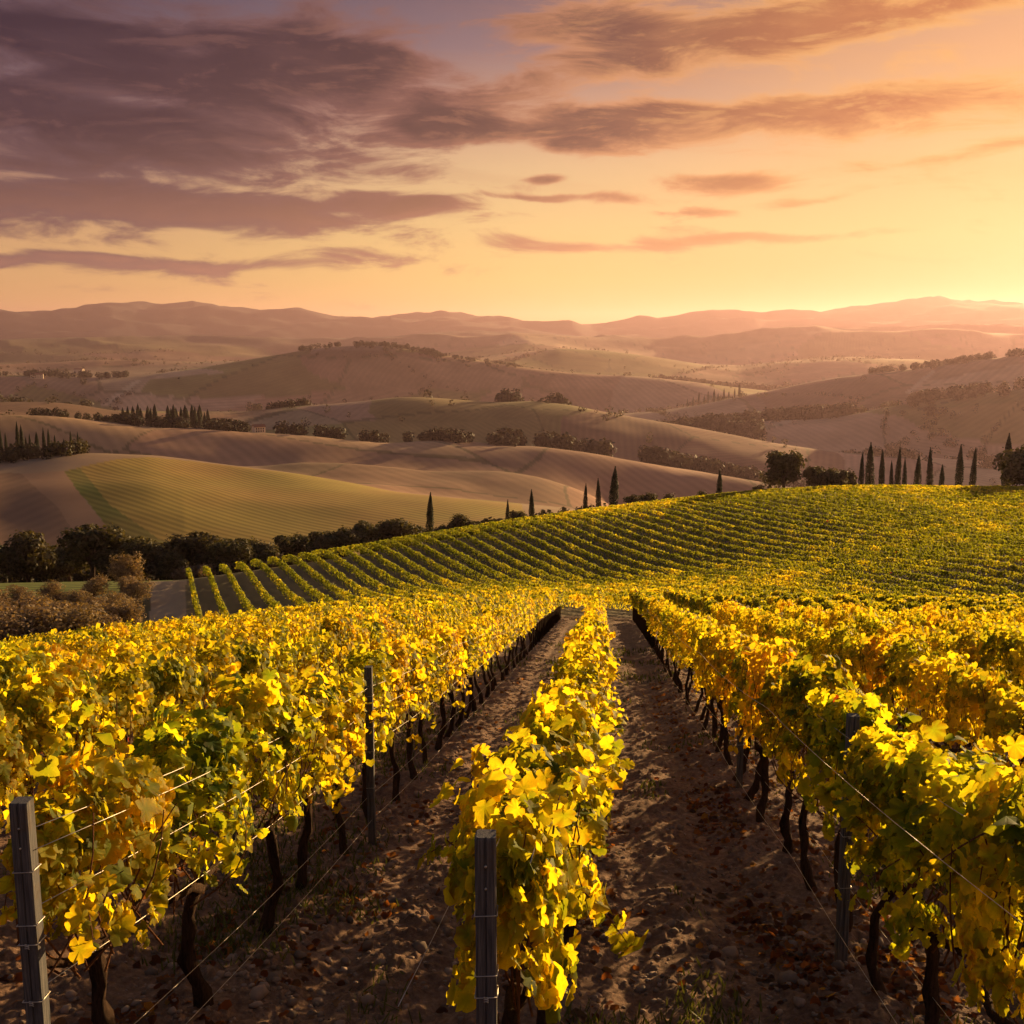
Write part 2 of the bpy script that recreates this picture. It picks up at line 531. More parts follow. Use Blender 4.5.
BROWN = np.array((0.290, 0.168, 0.098))
TAN = np.array((0.360, 0.235, 0.145))
OLIVE = np.array((0.210, 0.160, 0.062))
GREEN = np.array((0.100, 0.120, 0.022))
VINEY = np.array((0.255, 0.186, 0.040))
SCRUB = np.array((0.060, 0.052, 0.026))
SOIL = np.array((0.090, 0.058, 0.042))
PATH = np.array((0.480, 0.340, 0.220))
FIELDS = [  # hill, outline (u, v), colour, row spacing, row bearing, stripe strength
    (2, [(62, 472), (92, 464), (118, 459), (150, 457), (200, 462), (300, 474), (400, 484), (520, 498), (540, 570), (170, 570), (118, 540), (90, 505)], VINEY, 3.2, -58, 0.22),
    (2, [(62, 472), (80, 468), (110, 505), (160, 540), (200, 548), (170, 570), (118, 540), (90, 505)], GREEN, 3.2, -58, 0.2),
    (2, [(20, 474), (64, 471), (88, 505), (120, 542), (90, 560), (60, 510)], BROWN * 1.15, 0, 0, 0),
    (2, [(-200, 470), (20, 473), (60, 510), (90, 560), (-200, 580)], BROWN * 0.9, 5, 20, 0.05),
    (3, [(-300, 400), (1300, 400), (1300, 560), (-300, 560)], BROWN * 1.12, 9, -35, 0.08),
    (4, [(-300, 400), (60, 410), (300, 430), (640, 455), (760, 480), (760, 540), (-300, 540)], BROWN * 1.12, 9, -35, 0.08),
    (5, [(365, 413), (375, 403), (400, 396), (460, 395), (520, 398), (605, 407), (570, 416), (500, 420), (430, 424), (380, 419)], OLIVE, 7, 30, 0.05),
    (5, [(190, 428), (260, 412), (330, 403), (372, 400), (368, 412), (380, 420), (330, 424), (260, 430)], TAN * 0.9, 9, 15, 0.05),
    (6, [(650, 452), (720, 430), (790, 418), (860, 412), (900, 416), (930, 430), (900, 450), (760, 470), (660, 462)], TAN, 9, -20, 0.05),
    (6, [(862, 412), (900, 402), (960, 394), (1030, 388), (1300, 370), (1300, 440), (1000, 445), (930, 432), (900, 416)], OLIVE * 1.1, 8, 70, 0.05),
    (7, [(530, 425), (640, 412), (740, 396), (760, 402), (700, 420), (600, 440), (530, 436)], TAN * 0.95, 10, -20, 0.05),
    (7, [(760, 394), (840, 380), (870, 376), (930, 376), (905, 392), (860, 405), (770, 415)], BROWN, 10, 40, 0.05),
    (8, [(300, 356), (330, 349), (420, 353), (520, 366), (560, 372), (540, 392), (430, 390), (350, 388), (305, 370)], BROWN, 12, 20, 0.05),
    (8, [(150, 380), (230, 372), (300, 362), (310, 372), (350, 390), (280, 396), (190, 398), (140, 392)], OLIVE * 0.95, 12, 60, 0.05),
    (6, [(770, 424), (840, 404), (844, 406), (776, 427)], PATH * 0.85, 0, 0, 0),
    (7, [(905, 393), (932, 370), (936, 371), (910, 394)], PATH * 0.85, 0, 0, 0),
    (8, [(100, 405), (136, 380), (141, 380), (112, 405)], PATH * 0.9, 0, 0, 0),
]


def project(x, y, z):
    zz = z - CAMZ
    d = y * CP - zz * SP
    up = y * SP + zz * CP
    d = np.where(d > 0.1, d, 0.1)
    return 512 + F * x / d, 512 - F * up / d


def crest_range(i, az):
    if CRESTS[i][0] is not None:
        return np.full(az.shape, float(CRESTS[i][0]))
    a2, _ = ray([p[0] for p in R1U], [540] * len(R1U))
    return np.interp(az, a2, [p[1] for p in R1U])


def patchwork(x, y, cell, seed):
    """irregular field cells: returns a random number per cell and the distance to the cell's edge"""
    x = x + cell * 0.35 * fbm(x / cell / 1.3, y / cell / 1.3, 2, seed + 50)
    y = y + cell * 0.35 * fbm(x / cell / 1.3 + 5, y / cell / 1.3, 2, seed + 60)
    gx, gy = np.floor(x / cell), np.floor(y / cell)
    d1 = np.full(x.shape, 1e9)
    d2 = np.full(x.shape, 1e9)
    idv = np.zeros(x.shape)
    for a in (-1, 0, 1):
        for b in (-1, 0, 1):
            cx, cy_ = gx + a, gy + b
            px = (cx + _hash(cx, cy_, seed)) * cell
            py = (cy_ + _hash(cx, cy_, seed + 1)) * cell
            d = np.hypot(px - x, py - y)
            rid = _hash(cx, cy_, seed + 2)
            nw = d < d1
            d2 = np.where(nw, d1, np.minimum(d2, d))
            idv = np.where(nw, rid, idv)
            d1 = np.where(nw, d, d1)
    return idv, d2 - d1


def ground_look(x, y, z):
    r = np.hypot(x, y)
    az = np.arctan2(x, y)
    n = len(x)
    C = np.tile(SOIL, (n, 1))
    row = np.zeros(n)
    amp = np.zeros(n)
    rs = [crest_range(i, az) for i in range(len(CRESTS))]
    # patchwork of the far country
    pal = np.stack([BROWN, TAN, OLIVE, BROWN * 1.2, TAN * 0.85, TAN * 1.1, BROWN * 0.85, OLIVE * 1.1])
    idn, ed = patchwork(x, y, 260.0, 3)
    idf, edf = patchwork(x, y, 700.0, 8)
    far = r > 3000
    pid = np.where(far, idf, idn)
    cc = pal[np.clip((pid * len(pal)).astype(int), 0, len(pal) - 1)]
    sel = r > rs[1] * 1.02
    C[sel] = cc[sel]
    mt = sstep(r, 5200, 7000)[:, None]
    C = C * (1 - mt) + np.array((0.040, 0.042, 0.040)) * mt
    # low ground behind the olives: a green strip, dry grass round the shrubs, and the bare headland
    u, v = project(x, y, z)
    lowl = (r > 70) & (r < rs[1] * 1.25) & (u < 420)
    C[lowl] = (SCRUB * 1.2)
    strip = (r > 118) & (r < 165) & (u < 172)
    C[strip] = GREEN * 1.1
    row[strip] = (x[strip] * 0.2 + y[strip]) / 2.6
    amp[strip] = 0.5
    for (h, poly, c, sp, br, am) in FIELDS:
        m = (r > rs[h - 1] * 1.03) & (r < rs[h] * 1.06)
        idx = np.nonzero(m)[0]
        if not len(idx):
            continue
        ins = inpoly(u[idx], v[idx], poly)
        k = idx[ins]
        C[k] = c
        if sp:
            a = radians(br)
            row[k] = (x[k] * cos(a) - y[k] * sin(a)) / sp + 0.5 * fbm(x[k] / 45, y[k] / 45, 2, 29)
        amp[k] = am
    idp, edp = patchwork(x, y, 150.0, 31)
    idq, edq = patchwork(x, y, 330.0, 41)
    pp, pe, pw = np.where(r < 1500, idp, idq), np.where(r < 1500, edp, edq), np.where(r < 1500, 2.5, 6.0)
    hill = (r > rs[2]) & (r < 6000)
    C = np.where(hill[:, None], C * (0.80 + 0.42 * pp)[:, None] * (1 + (pp[:, None] * 7 % 1 - 0.5) * np.array((-0.12, 0.06, -0.05))), C)
    C = np.where((hill & (pe < pw))[:, None], C * 0.35 + np.array((0.07, 0.065, 0.025)) * 0.65, C)
    pa = pp * 37.0
    row = np.where(hill & (amp == 0), (x * np.cos(pa) - y * np.sin(pa)) / np.where(r < 1500, 7.0, 14.0), row)
    amp = np.where(hill & (amp == 0), 0.07, amp)
    vin = (r > rs[1] * 1.05) & (r < rs[2] * 1.05) & (amp > 0.15)
    mm = np.clip(0.45 + 1.3 * fbm(x / 38, y / 38, 3, 47), 0, 1)[:, None]
    C = np.where(vin[:, None], C * (1 - 0.6 * mm) + np.array((0.30, 0.155, 0.045)) * 0.6 * mm, C)
    # second vineyard block and its headland
    blk = (r > 66) & (r < rs[1] * 1.03) & (u > 150)
    C[blk] = np.array((0.125, 0.096, 0.052))
    C[blk & (u < 186)] = PATH * 0.62
    amp[blk] = 0
    # small-scale colour
    m = (1 + 0.35 * fbm(x / 60, y / 60, 3, 71) * sstep(r, 150, 300))[:, None]
    C = C * m
    C[vin] *= 1.2
    return C, row, amp


def az_samples():
    d = np.radians(np.linspace(-31, 31, 721))
    s = np.radians(np.concatenate([np.linspace(-180, -60, 25)[:-1], np.linspace(-60, -31, 30)[:-1]]))
    return np.concatenate([s, d, -s[::-1][:-1]])


def r_samples():
    out = [1.2]
    while out[-1] < 26000:
        r = out[-1]
        f = 0.0042 if r < 20 else (0.006 if r < 80 else (0.0055 if r < 3000 else 0.012))
        if r < 2.5:
            f = 0.03
        out.append(r * (1 + f))
    return np.array(out)


def ground_mat():
    m = bpy.data.materials.new('earth')
    m.use_nodes = True
    t = NT(m.node_tree)
    b = t.n['Principled BSDF']
    b.inputs['Roughness'].default_value = 0.95
    b.inputs['Specular IOR Level'].default_value = 0.15
    at = t.n.new('ShaderNodeAttribute'); at.attribute_name = 'Col'
    rw = t.n.new('ShaderNodeAttribute'); rw.attribute_name = 'row'
    am = t.n.new('ShaderNodeAttribute'); am.attribute_name = 'amp'
    nr = t.n.new('ShaderNodeAttribute'); nr.attribute_name = 'near'
    ge = t.n.new('ShaderNodeNewGeometry')
    P = ge.outputs['Position']
    st = t.math('SINE', t.math('MULTIPLY', rw.outputs['Fac'], 2 * pi))
    k = t.math('ADD', 1.0, t.math('MULTIPLY', st, am.outputs['Fac']))
    nf = t.noise(P, 0.05, 6, 0.65)
    k = t.math('MULTIPLY', k, t.math('ADD', 0.72, t.math('MULTIPLY', nf, 0.56)))
    c = t.mix(1.0, at.outputs['Color'], t.vec(k, k, k), 'MULTIPLY')
    # close soil: dry crumbs, damp patches, straw-coloured bits
    n1 = t.noise(P, 17.0, 8, 0.72)
    n2 = t.noise(P, 1.6, 4, 0.6)
    n3 = t.noise(P, 140.0, 3, 0.6)
    soil = t.ramp(n1, [(0.28, (0.095, 0.057, 0.039, 1)), (0.5, (0.200, 0.122, 0.084, 1)), (0.70, (0.345, 0.218, 0.148, 1))])
    soil = t.mix(t.smooth(n2, 0.35, 0.7), soil, t.mix(1.0, soil, (0.72, 0.66, 0.64, 1), 'MULTIPLY'))
    soil = t.mix(t.math('MULTIPLY', t.smooth(n3, 0.62, 0.72), 0.5), soil, (0.23, 0.15, 0.10, 1))
    c = t.mix(nr.outputs['Fac'], c, soil)
    t.l.new(c, b.inputs['Base Color'])
    bp = t.n.new('ShaderNodeBump')
    bp.inputs['Distance'].default_value = 0.02
    t.l.new(t.math('ADD', n1, t.math('MULTIPLY', n3, 0.4)), bp.inputs['Height'])
    t.l.new(t.math('MULTIPLY', nr.outputs['Fac'], 0.9), bp.inputs['Strength'])
    t.l.new(bp.outputs[0], b.inputs['Normal'])
    return m


def build_ground():
    A, R = az_samples(), r_samples()
    na, nr_ = len(A), len(R)
    aa, rr = np.meshgrid(A, R)                # rings outwards
    x, y = (rr * np.sin(aa)).ravel(), (rr * np.cos(aa)).ravel()
    z = height(x, y)
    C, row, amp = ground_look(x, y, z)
    V = np.stack([x, y, z], 1)
    i = np.arange(nr_ - 1)[:, None] * na
    j = np.arange(na)[None, :]
    j2 = (j + 1) % na
    Fq = np.stack([i + j, i + j2, i + na + j2, i + na + j], -1).reshape(-1, 4)[:, ::-1]
    V = np.concatenate([V, [[0, 0, float(height([0.0], [0.0])[0])]]])
    c = len(V) - 1
    Ft = np.stack([j[0], j2[0], np.full(na, c)], 1)
    ap = lambda q, v: np.concatenate([q, [v]])
    near = ap(1 - sstep(rr.ravel(), 58, 72), 1.0)
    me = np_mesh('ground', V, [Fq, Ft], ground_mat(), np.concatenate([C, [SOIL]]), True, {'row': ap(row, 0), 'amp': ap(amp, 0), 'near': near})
    o = link('ground', me)
    tag(o, 'rolling brown and green hills and vineyard soil', 'ground', None, 'structure')


build_ground()


# ------------------------------------------------------------------ materials for plants and small things
def col_mat(name, transl=0.0, rough=0.6, hue=0.0, spec=0.3, val=0.0):
    m = bpy.data.materials.new(name)
    m.use_nodes = True
    t = NT(m.node_tree)
    b = t.n['Principled BSDF']
    b.inputs['Roughness'].default_value = rough
    b.inputs['Specular IOR Level'].default_value = spec
    at = t.n.new('ShaderNodeAttribute')
    at.attribute_name = 'Col'
    c = at.outputs['Color']
    ge = t.n.new('ShaderNodeNewGeometry')
    nz = t.noise(ge.outputs['Position'], 55.0 if transl else 30.0, 4, 0.65)
    k = t.math('ADD', 0.72, t.math('MULTIPLY', nz, 0.56))
    c = t.mix(1.0, c, t.vec(k, k, k), 'MULTIPLY')
    if transl > 0.4:                      # brown specks of old leaves
        sp = t.noise(ge.outputs['Position'], 150.0, 3, 0.6)
        c = t.mix(t.math('MULTIPLY', t.smooth(sp, 0.64, 0.72), 0.7), c, (0.17, 0.075, 0.02, 1))
    if name == 'bark':                    # furrowed, shaggy bark
        mp = t.n.new('ShaderNodeMapping')
        mp.inputs['Scale'].default_value = (90, 90, 12)
        t.l.new(ge.outputs['Position'], mp.inputs['Vector'])
        fz = t.noise(mp.outputs[0], 1.0, 6, 0.7, 0.5)
        c = t.mix(1.0, c, t.ramp(fz, [(0.3, (0.45, 0.45, 0.45, 1)), (0.7, (1.9, 1.8, 1.7, 1))]), 'MULTIPLY')
        bp = t.n.new('ShaderNodeBump')
        bp.inputs['Strength'].default_value = 1.0
        bp.inputs['Distance'].default_value = 0.02
        t.l.new(fz, bp.inputs['Height'])
        t.l.new(bp.outputs[0], b.inputs['Normal'])
    if hue or val:
        oi = t.n.new('ShaderNodeObjectInfo')
        hs = t.n.new('ShaderNodeHueSaturation')
        t.l.new(t.math('ADD', 0.5 - hue / 2, t.math('MULTIPLY', oi.outputs['Random'], hue)), hs.inputs['Hue'])
        t.l.new(t.math('ADD', 1 - val / 2, t.math('MULTIPLY', oi.outputs['Random'], val)), hs.inputs['Value'])
        t.l.new(c, hs.inputs['Color'])
        c = hs.outputs[0]
    rc = t.mix(1.0, c, (0.52, 0.62, 0.70, 1), 'MULTIPLY') if transl > 0.4 else c
    t.l.new(rc, b.inputs['Base Color'])
    if transl:
        tr = t.n.new('ShaderNodeBsdfTranslucent')
        mx = t.n.new('ShaderNodeMixShader')
        tcx = t.mix(1.0, c, (1.95, 1.70, 0.7, 1), 'MULTIPLY')
        t.l.new(tcx, tr.inputs[0])
        mx.inputs[0].default_value = transl
        t.l.new(b.outputs[0], mx.inputs[1])
        t.l.new(tr.outputs[0], mx.inputs[2])
        t.l.new(mx.outputs[0], t.n['Material Output'].inputs[0])
    return m


M_LEAF = col_mat('vine_leaf', 0.58, 0.65, 0.025, 0.12)
M_FOL = col_mat('tree_leaf', 0.25, 0.7, 0.02, 0.2, 0.25)
M_BARK = col_mat('bark', 0, 0.9, 0, 0.05)
M_POST = col_mat('weathered_post', 0, 0.8, 0, 0.2)
def post_mat():
    m = bpy.data.materials.new('weathered_wood')
    m.use_nodes = True
    t = NT(m.node_tree)
    b = t.n['Principled BSDF']
    b.inputs['Roughness'].default_value = 0.85
    b.inputs['Specular IOR Level'].default_value = 0.2
    tc_ = t.n.new('ShaderNodeTexCoord')
    mp = t.n.new('ShaderNodeMapping')
    mp.inputs['Scale'].default_value = (160, 160, 5)
    t.l.new(tc_.outputs['Object'], mp.inputs['Vector'])
    gr = t.noise(mp.outputs[0], 1.0, 6, 0.65, 0.4)
    st = t.noise(tc_.outputs['Object'], 7.0, 5, 0.65)
    c = t.ramp(gr, [(0.3, (0.035, 0.034, 0.038, 1)), (0.5, (0.095, 0.093, 0.100, 1)), (0.72, (0.185, 0.172, 0.165, 1))])
    c = t.mix(t.math('MULTIPLY', t.smooth(st, 0.5, 0.72), 0.7), c, (0.10, 0.070, 0.050, 1))
    sp_ = t.n.new('ShaderNodeSeparateXYZ')
    t.l.new(tc_.outputs['Object'], sp_.inputs[0])
    dirt = t.smooth(t.math('ADD', sp_.outputs[2], t.math('MULTIPLY', st, 0.3)), 0.38, 0.12)
    c = t.mix(t.math('MULTIPLY', dirt, 0.8), c, (0.17, 0.115, 0.085, 1))
    t.l.new(c, b.inputs['Base Color'])
    bp = t.n.new('ShaderNodeBump')
    bp.inputs['Strength'].default_value = 0.7
    bp.inputs['Distance'].default_value = 0.004
    t.l.new(gr, bp.inputs['Height'])
    t.l.new(bp.outputs[0], b.inputs['Normal'])
    return m


M_POST = post_mat()
M_STONE = col_mat('stone', 0, 0.9, 0, 0.2)
M_HOUSE = col_mat('plaster_and_tile', 0, 0.9, 0, 0.2)
M_WIRE = bpy.data.materials.new('galvanised_wire')
M_WIRE.use_nodes = True
_b = M_WIRE.node_tree.nodes['Principled BSDF']
_t = NT(M_WIRE.node_tree)
_g = _t.n.new('ShaderNodeNewGeometry')
_t.l.new(_t.ramp(_t.noise(_g.outputs['Position'], 9.0, 3), [(0.3, (0.30, 0.27, 0.24, 1)), (0.7, (0.62, 0.57, 0.5, 1))]), _b.inputs['Base Color'])
_b.inputs['Metallic'].default_value = 0.7
_b.inputs['Roughness'].default_value = 0.45

# ------------------------------------------------------------------ leaves
_half = [(0.0, 0.02), (0.13, -0.17), (0.30, -0.22), (0.46, -0.14), (0.54, 0.02), (0.44, 0.13), (0.62, 0.24), (0.60, 0.42), (0.42, 0.46), (0.42, 0.60), (0.34, 0.74), (0.18, 0.84), (0.0, 0.95)]
_out = _half + [(-x, y) for x, y in _half[-2:0:-1]]
LEAF_HI = np.array([(0.0, 0.22)] + _out)
_halfm = [(0.0, -0.04), (0.36, -0.20), (0.60, 0.22), (0.46, 0.60), (0.0, 0.92)]
_outm = _halfm + [(-x, y) for x, y in _halfm[-2:0:-1]]
LEAF_MID = np.array([(0.0, 0.22)] + _outm)


def leaf_batch(P, N, size, cols, lod, g, tipdown=0.8):
    """leaves at P facing N, hanging by their stalk; returns V, faces, colours"""
    n = len(P)
    N = N / (np.linalg.norm(N, axis=1)[:, None] + 1e-9)
    tip = np.stack([g.normal(0, 0.6, n), g.normal(0, 0.6, n), g.normal(-tipdown, 0.45, n)], 1)
    tip -= (tip * N).sum(1)[:, None] * N
    tip /= np.linalg.norm(tip, axis=1)[:, None] + 1e-9
    side = np.cross(tip, N)
    if lod == 2:
        T = np.array([(0.0, -0.1), (0.5, 0.25), (0.0, 0.9), (-0.5, 0.25)])
    else:
        T = LEAF_HI if lod == 0 else LEAF_MID
    k = len(T)
    fold = g.uniform(-0.25, 0.75, n)
    curl = g.uniform(-0.5, 0.8, n)
    tx = T[None, :, 0] * g.uniform(0.85, 1.15, n)[:, None]
    ty = np.broadcast_to(T[None, :, 1], (n, k))
    tz = -fold[:, None] * np.abs(tx) - curl[:, None] * (ty - 0.2) ** 2
    if lod == 0:
        tx = tx + g.normal(0, 0.025, (n, k))
        ty = ty + g.normal(0, 0.025, (n, k))
        tz = tz + g.normal(0, 0.045, (n, k))
    s = size[:, None, None]
    V = P[:, None, :] + s * (tx[..., None] * side[:, None, :] + (ty - 0.3)[..., None] * tip[:, None, :] + tz[..., None] * N[:, None, :])
    base = np.arange(n)[:, None, None] * k
    if lod == 2:
        f = np.array([[0, 1, 2], [0, 2, 3]])
    else:
        m = k - 1
        f = np.array([[0, 1 + i, 1 + (i + 1) % m] for i in range(m)])
    Fs = (base + f[None]).reshape(-1, 3)
    C = np.repeat(cols, k, axis=0)
    if lod == 0:                       # browned margins on part of the leaves
        C = C.reshape(n, k, 3).copy()
        C[:, 0] *= np.array((0.70, 0.92, 0.8))          # greener along the veins at the middle
        C *= 1 + g.normal(0, 0.08, (n, k, 1))
        brown = (g.random(n) < 0.30)[:, None] & (g.random((n, k)) < 0.4)
        brown[:, 0] = False
        C[brown] = C[brown] * np.array((0.75, 0.5, 0.6))
        C = C.reshape(-1, 3)
    return V.reshape(-1, 3), Fs, C


L_GREEN = np.array((0.150, 0.180, 0.015))
L_LIME = np.array((0.250, 0.270, 0.020))
L_YEL = np.array((0.600, 0.500, 0.022))
L_GOLD = np.array((0.700, 0.530, 0.024))
L_BRN = np.array((0.620, 0.380, 0.025))
L_RED = np.array((0.230, 0.028, 0.015))


def leaf_cols(q, g, red=0.0012):
    """q 0..1: from green to gold"""
    stops = np.array([0.0, 0.28, 0.58, 0.90, 1.15])
    pal = np.stack([L_GREEN, L_LIME, L_YEL, L_GOLD, L_BRN])
    q = np.clip(q, 0, 1.1)
    c = np.stack([np.interp(q, stops, pal[:, i]) for i in range(3)], 1)
    m = g.random(len(q)) < red
    c[m] = L_RED
    return c * g.uniform(0.8, 1.15, len(q))[:, None]


HB, HT, HW = 0.92, 1.74, 0.175


def hedge_points(n, L, g, seed, ragged=1.0):
    """points and outward normals in the wall of foliage of one vine (x across, y along, z up)"""
    a = g.uniform(-L / 2, L / 2, n)
    lump = fbm(a * 2.2 + seed * 7.7, a * 0 + seed, 2, 3)
    top = HT + 0.22 * ragged * lump + 0.04 * g.normal(0, 1, n)
    bot = HB + 0.25 * ragged * fbm(a * 2.6 + seed * 3.1, a * 0 + 5 + seed, 2, 4)
    th = g.uniform(-pi * 0.18, pi * 1.18, n)        # round the cross-section, open below
    sq = 0.55
    cx = np.sign(np.cos(th)) * np.abs(np.cos(th)) ** sq
    sy = np.sign(np.sin(th)) * np.abs(np.sin(th)) ** sq
    shell = np.where(g.random(n) < 0.72, g.normal(1.0, 0.10, n), g.uniform(0.2, 0.9, n))
    e2 = (2 * a / L) ** 2
    bot = bot + 0.40 * e2 * ragged - 0.09
    top = top - 0.20 * e2 * ragged + 0.03
    wloc = HW * (1.32 - 0.92 * e2) * (1 + 0.45 * ragged * fbm(a * 2.4 + 11 + seed, sy * 1.6 + seed, 2, 6))
    mid, hh = (top + bot) / 2, (top - bot) / 2
    x = cx * wloc * shell
    z = mid + sy * hh * shell
    P = np.stack([x, a, z - SLOPE * a], 1)
    N = np.stack([cx * 1.0, g.normal(0, 0.45, n), 0.20 + 0.35 * np.maximum(sy, 0)], 1) + g.normal(0, 0.32, (n, 3))
    return P, N


def make_vine_foliage(seed, lod, L=1.32, front=False):
    g = np.random.default_rng(1000 + seed + 100 * lod)
    n, sz = {0: (1150, 0.066), 1: (1350, 0.056), 2: (900, 0.071)}[lod]
    P, N = hedge_points(n, L, g, seed)
    bag = Bag()
    # shoots that stick out of the wall of leaves
    canes = []
    if lod < 2:
        for k in range(6 if lod == 0 else 4):
            a = g.uniform(-L / 2, L / 2)
            sd = g.choice([-1, 1])
            st = np.array([sd * 0.2, a, g.uniform(1.1, 1.75) - SLOPE * a])
            d = np.array([sd * g.uniform(0.05, 0.55), g.normal(0, 0.5), g.uniform(-0.6, 0.9)])
            d /= np.linalg.norm(d)
            ln = g.uniform(0.22, 0.45)
            tt = np.linspace(0, 1, 7)[:, None]
            pts = st + d * ln * tt + np.array([0, 0, -0.25]) * tt ** 2 * ln
            canes.append(pts)
            q = np.repeat(pts[2:], 2, axis=0) + g.normal(0, 0.03, (10, 3))
            P = np.concatenate([P, q])
            N = np.concatenate([N, np.tile(d + np.array([0, 0, 0.4]), (10, 1)) + g.normal(0, 0.5, (10, 3))])
    n = len(P)
    clump = fbm(P[:, 1] * 3.0 + seed * 13.1, P[:, 2] * 3.0 + P[:, 0] * 2.0, 2, 8)
    q = 0.51 + 0.38 * clump + g.normal(0, 0.14, n) + 0.08 * (np.sin(seed * 2.4))
    s = sz * np.exp(g.normal(0, 0.30, n))
    V, Fs, C = leaf_batch(P, N, s, leaf_cols(q, g), lod, g)
    bag.add(V, Fs, C)
    return bag.mesh('vine_foliage', M_LEAF), canes


def make_canes(canes, seed, L=1.3):
    g = np.random.default_rng(500 + seed)
    bag = Bag()
    for pts in canes:
        v, f = tube(pts, np.linspace(0.0045, 0.002, len(pts)), 5, False)
        bag.add(v, f, (0.16, 0.075, 0.035))
    for k in range(14):                       # upright canes inside the canopy
        a = g.uniform(-L / 2, L / 2)
        st = np.array([g.normal(0, 0.05), a, 0.8 - SLOPE * a])
        en = st + np.array([g.normal(0, 0.14), g.normal(0, 0.15), g.uniform(0.5, 0.95)])
        tt = np.linspace(0, 1, 6)[:, None]
        pts = st + (en - st) * tt + np.array([g.normal(0, 0.1), g.normal(0, 0.1), 0]) * np.sin(tt * pi)
        v, f = tube(pts, np.linspace(0.006, 0.003, 6), 5, False)
        bag.add(v, f, (0.15, 0.07, 0.035))
    return bag.mesh('vine_canes', M_BARK)


def make_trunk(seed, k=9):
    g = np.random.default_rng(70 + seed)
    bag = Bag()
    m = 12 if k > 6 else 6
    t = np.linspace(0, 1, m)
    lean = g.normal(0, 0.07, 2)
    wob = g.uniform(0, 6.28, 4)
    P = np.stack([lean[0] * t + 0.045 * np.sin(t * 5 + wob[0]) + 0.012 * np.sin(t * 17 + wob[2]), lean[1] * t + 0.055 * np.sin(t * 4 + wob[1]) - 0.055 * np.sin(wob[1]), -0.14 + 1.0 * t], 1)
    R = 0.030 * (1.45 - 0.75 * t + 0.9 * np.exp(-((t - 0.13) / 0.09) ** 2) * 0.45 + 0.55 * np.exp(-((t - 1) / 0.12) ** 2)) * g.uniform(0.85, 1.2) * (1 + 0.10 * np.sin(t * 23 + wob[2]))
    V, Fs = tube(P, R, k)
    V = V + (fbm(V[:, 2] * 14 + seed, np.arctan2(V[:, 1] - np.repeat(P[:, 1], k), V[:, 0] - np.repeat(P[:, 0], k)) * 1.5, 2, 9) * 0.03)[:, None] * np.array([1, 1, 0.2])
    bag.add(V, Fs, (0.048, 0.030, 0.022))
    for sd in (-1, 1):
        tt = np.linspace(0, 1, 6)
        A = np.stack([P[-1, 0] + 0.03 * np.sin(tt * 4 + wob[3]), P[-1, 1] + sd * 0.55 * tt, P[-1, 2] - 0.03 + 0.06 * np.sin(tt * pi / 2) - SLOPE * sd * 0.55 * tt + 0.02 * np.sin(tt * 9)], 1)
        V, Fs = tube(A, np.linspace(0.032, 0.016, 6), 6)
        bag.add(V, Fs, (0.052, 0.032, 0.023))
    return bag.mesh('vine_trunk', M_BARK)


def row_point(o, s):
    # o: sideways offset of the row from the line through the camera; s: distance along the row
    return o * RY + s * RX, -o * RX + s * RY


# --------- every vine of the near block
NUM = ['first', 'second', 'third', 'fourth', 'fifth', 'sixth', 'seventh', 'eighth', 'ninth', 'tenth', 'eleventh', 'twelfth']
OFF0 = -0.33
STARTS = {-1: 4.75, 0: 4.22, 1: 3.0}
END_S = 61.5
vines = []
for k in range(-17, 13):
    o = OFF0 + 2.0 * k + {0: 0.15, 1: 0.07, -1: -0.04}.get(k, 0)
    x0 = STARTS.get(k, 3.0 + (k * 0.37) % 1.15)
    s = x0
    i = 0
    end = END_S + 0.5 * math.sin(k * 1.7)
    while s < end:
        x, y = row_point(o - (0.17 * math.exp(-(s - 4.2) / 2.5) if k == 0 else 0), s)
        if y > 1.0 and (abs(k) <= 1 or abs(x) < 0.50 * y + 1.6):
            vines.append((math.hypot(x, y), k, i, x, y, s))
            i += 1
        s += 1.15
vines.sort()
N_IND = 292
ind, rest = vines[:N_IND], vines[N_IND:]
FOL0 = [make_vine_foliage(i, 0) for i in range(12)]
CANE0 = [make_canes(c, i) for i, (m, c) in enumerate(FOL0)]
FOL1 = [make_vine_foliage(20 + i, 1) for i in range(10)]
CANE1 = [make_canes(c, 30 + i) for i, (m, c) in enumerate(FOL1)]
FOL2 = [make_vine_foliage(40 + i, 2)[0] for i in range(10)]
TR = [make_trunk(i) for i in range(9)]
TR2 = [make_trunk(20 + i, 6) for i in range(5)]
POST_S = {-1: (9.72,), 1: (6.95,)}
ROWNAME = {-1: 'the row left of the central row', 0: 'the central row', 1: 'the row right of the central row'}
c0 = 0
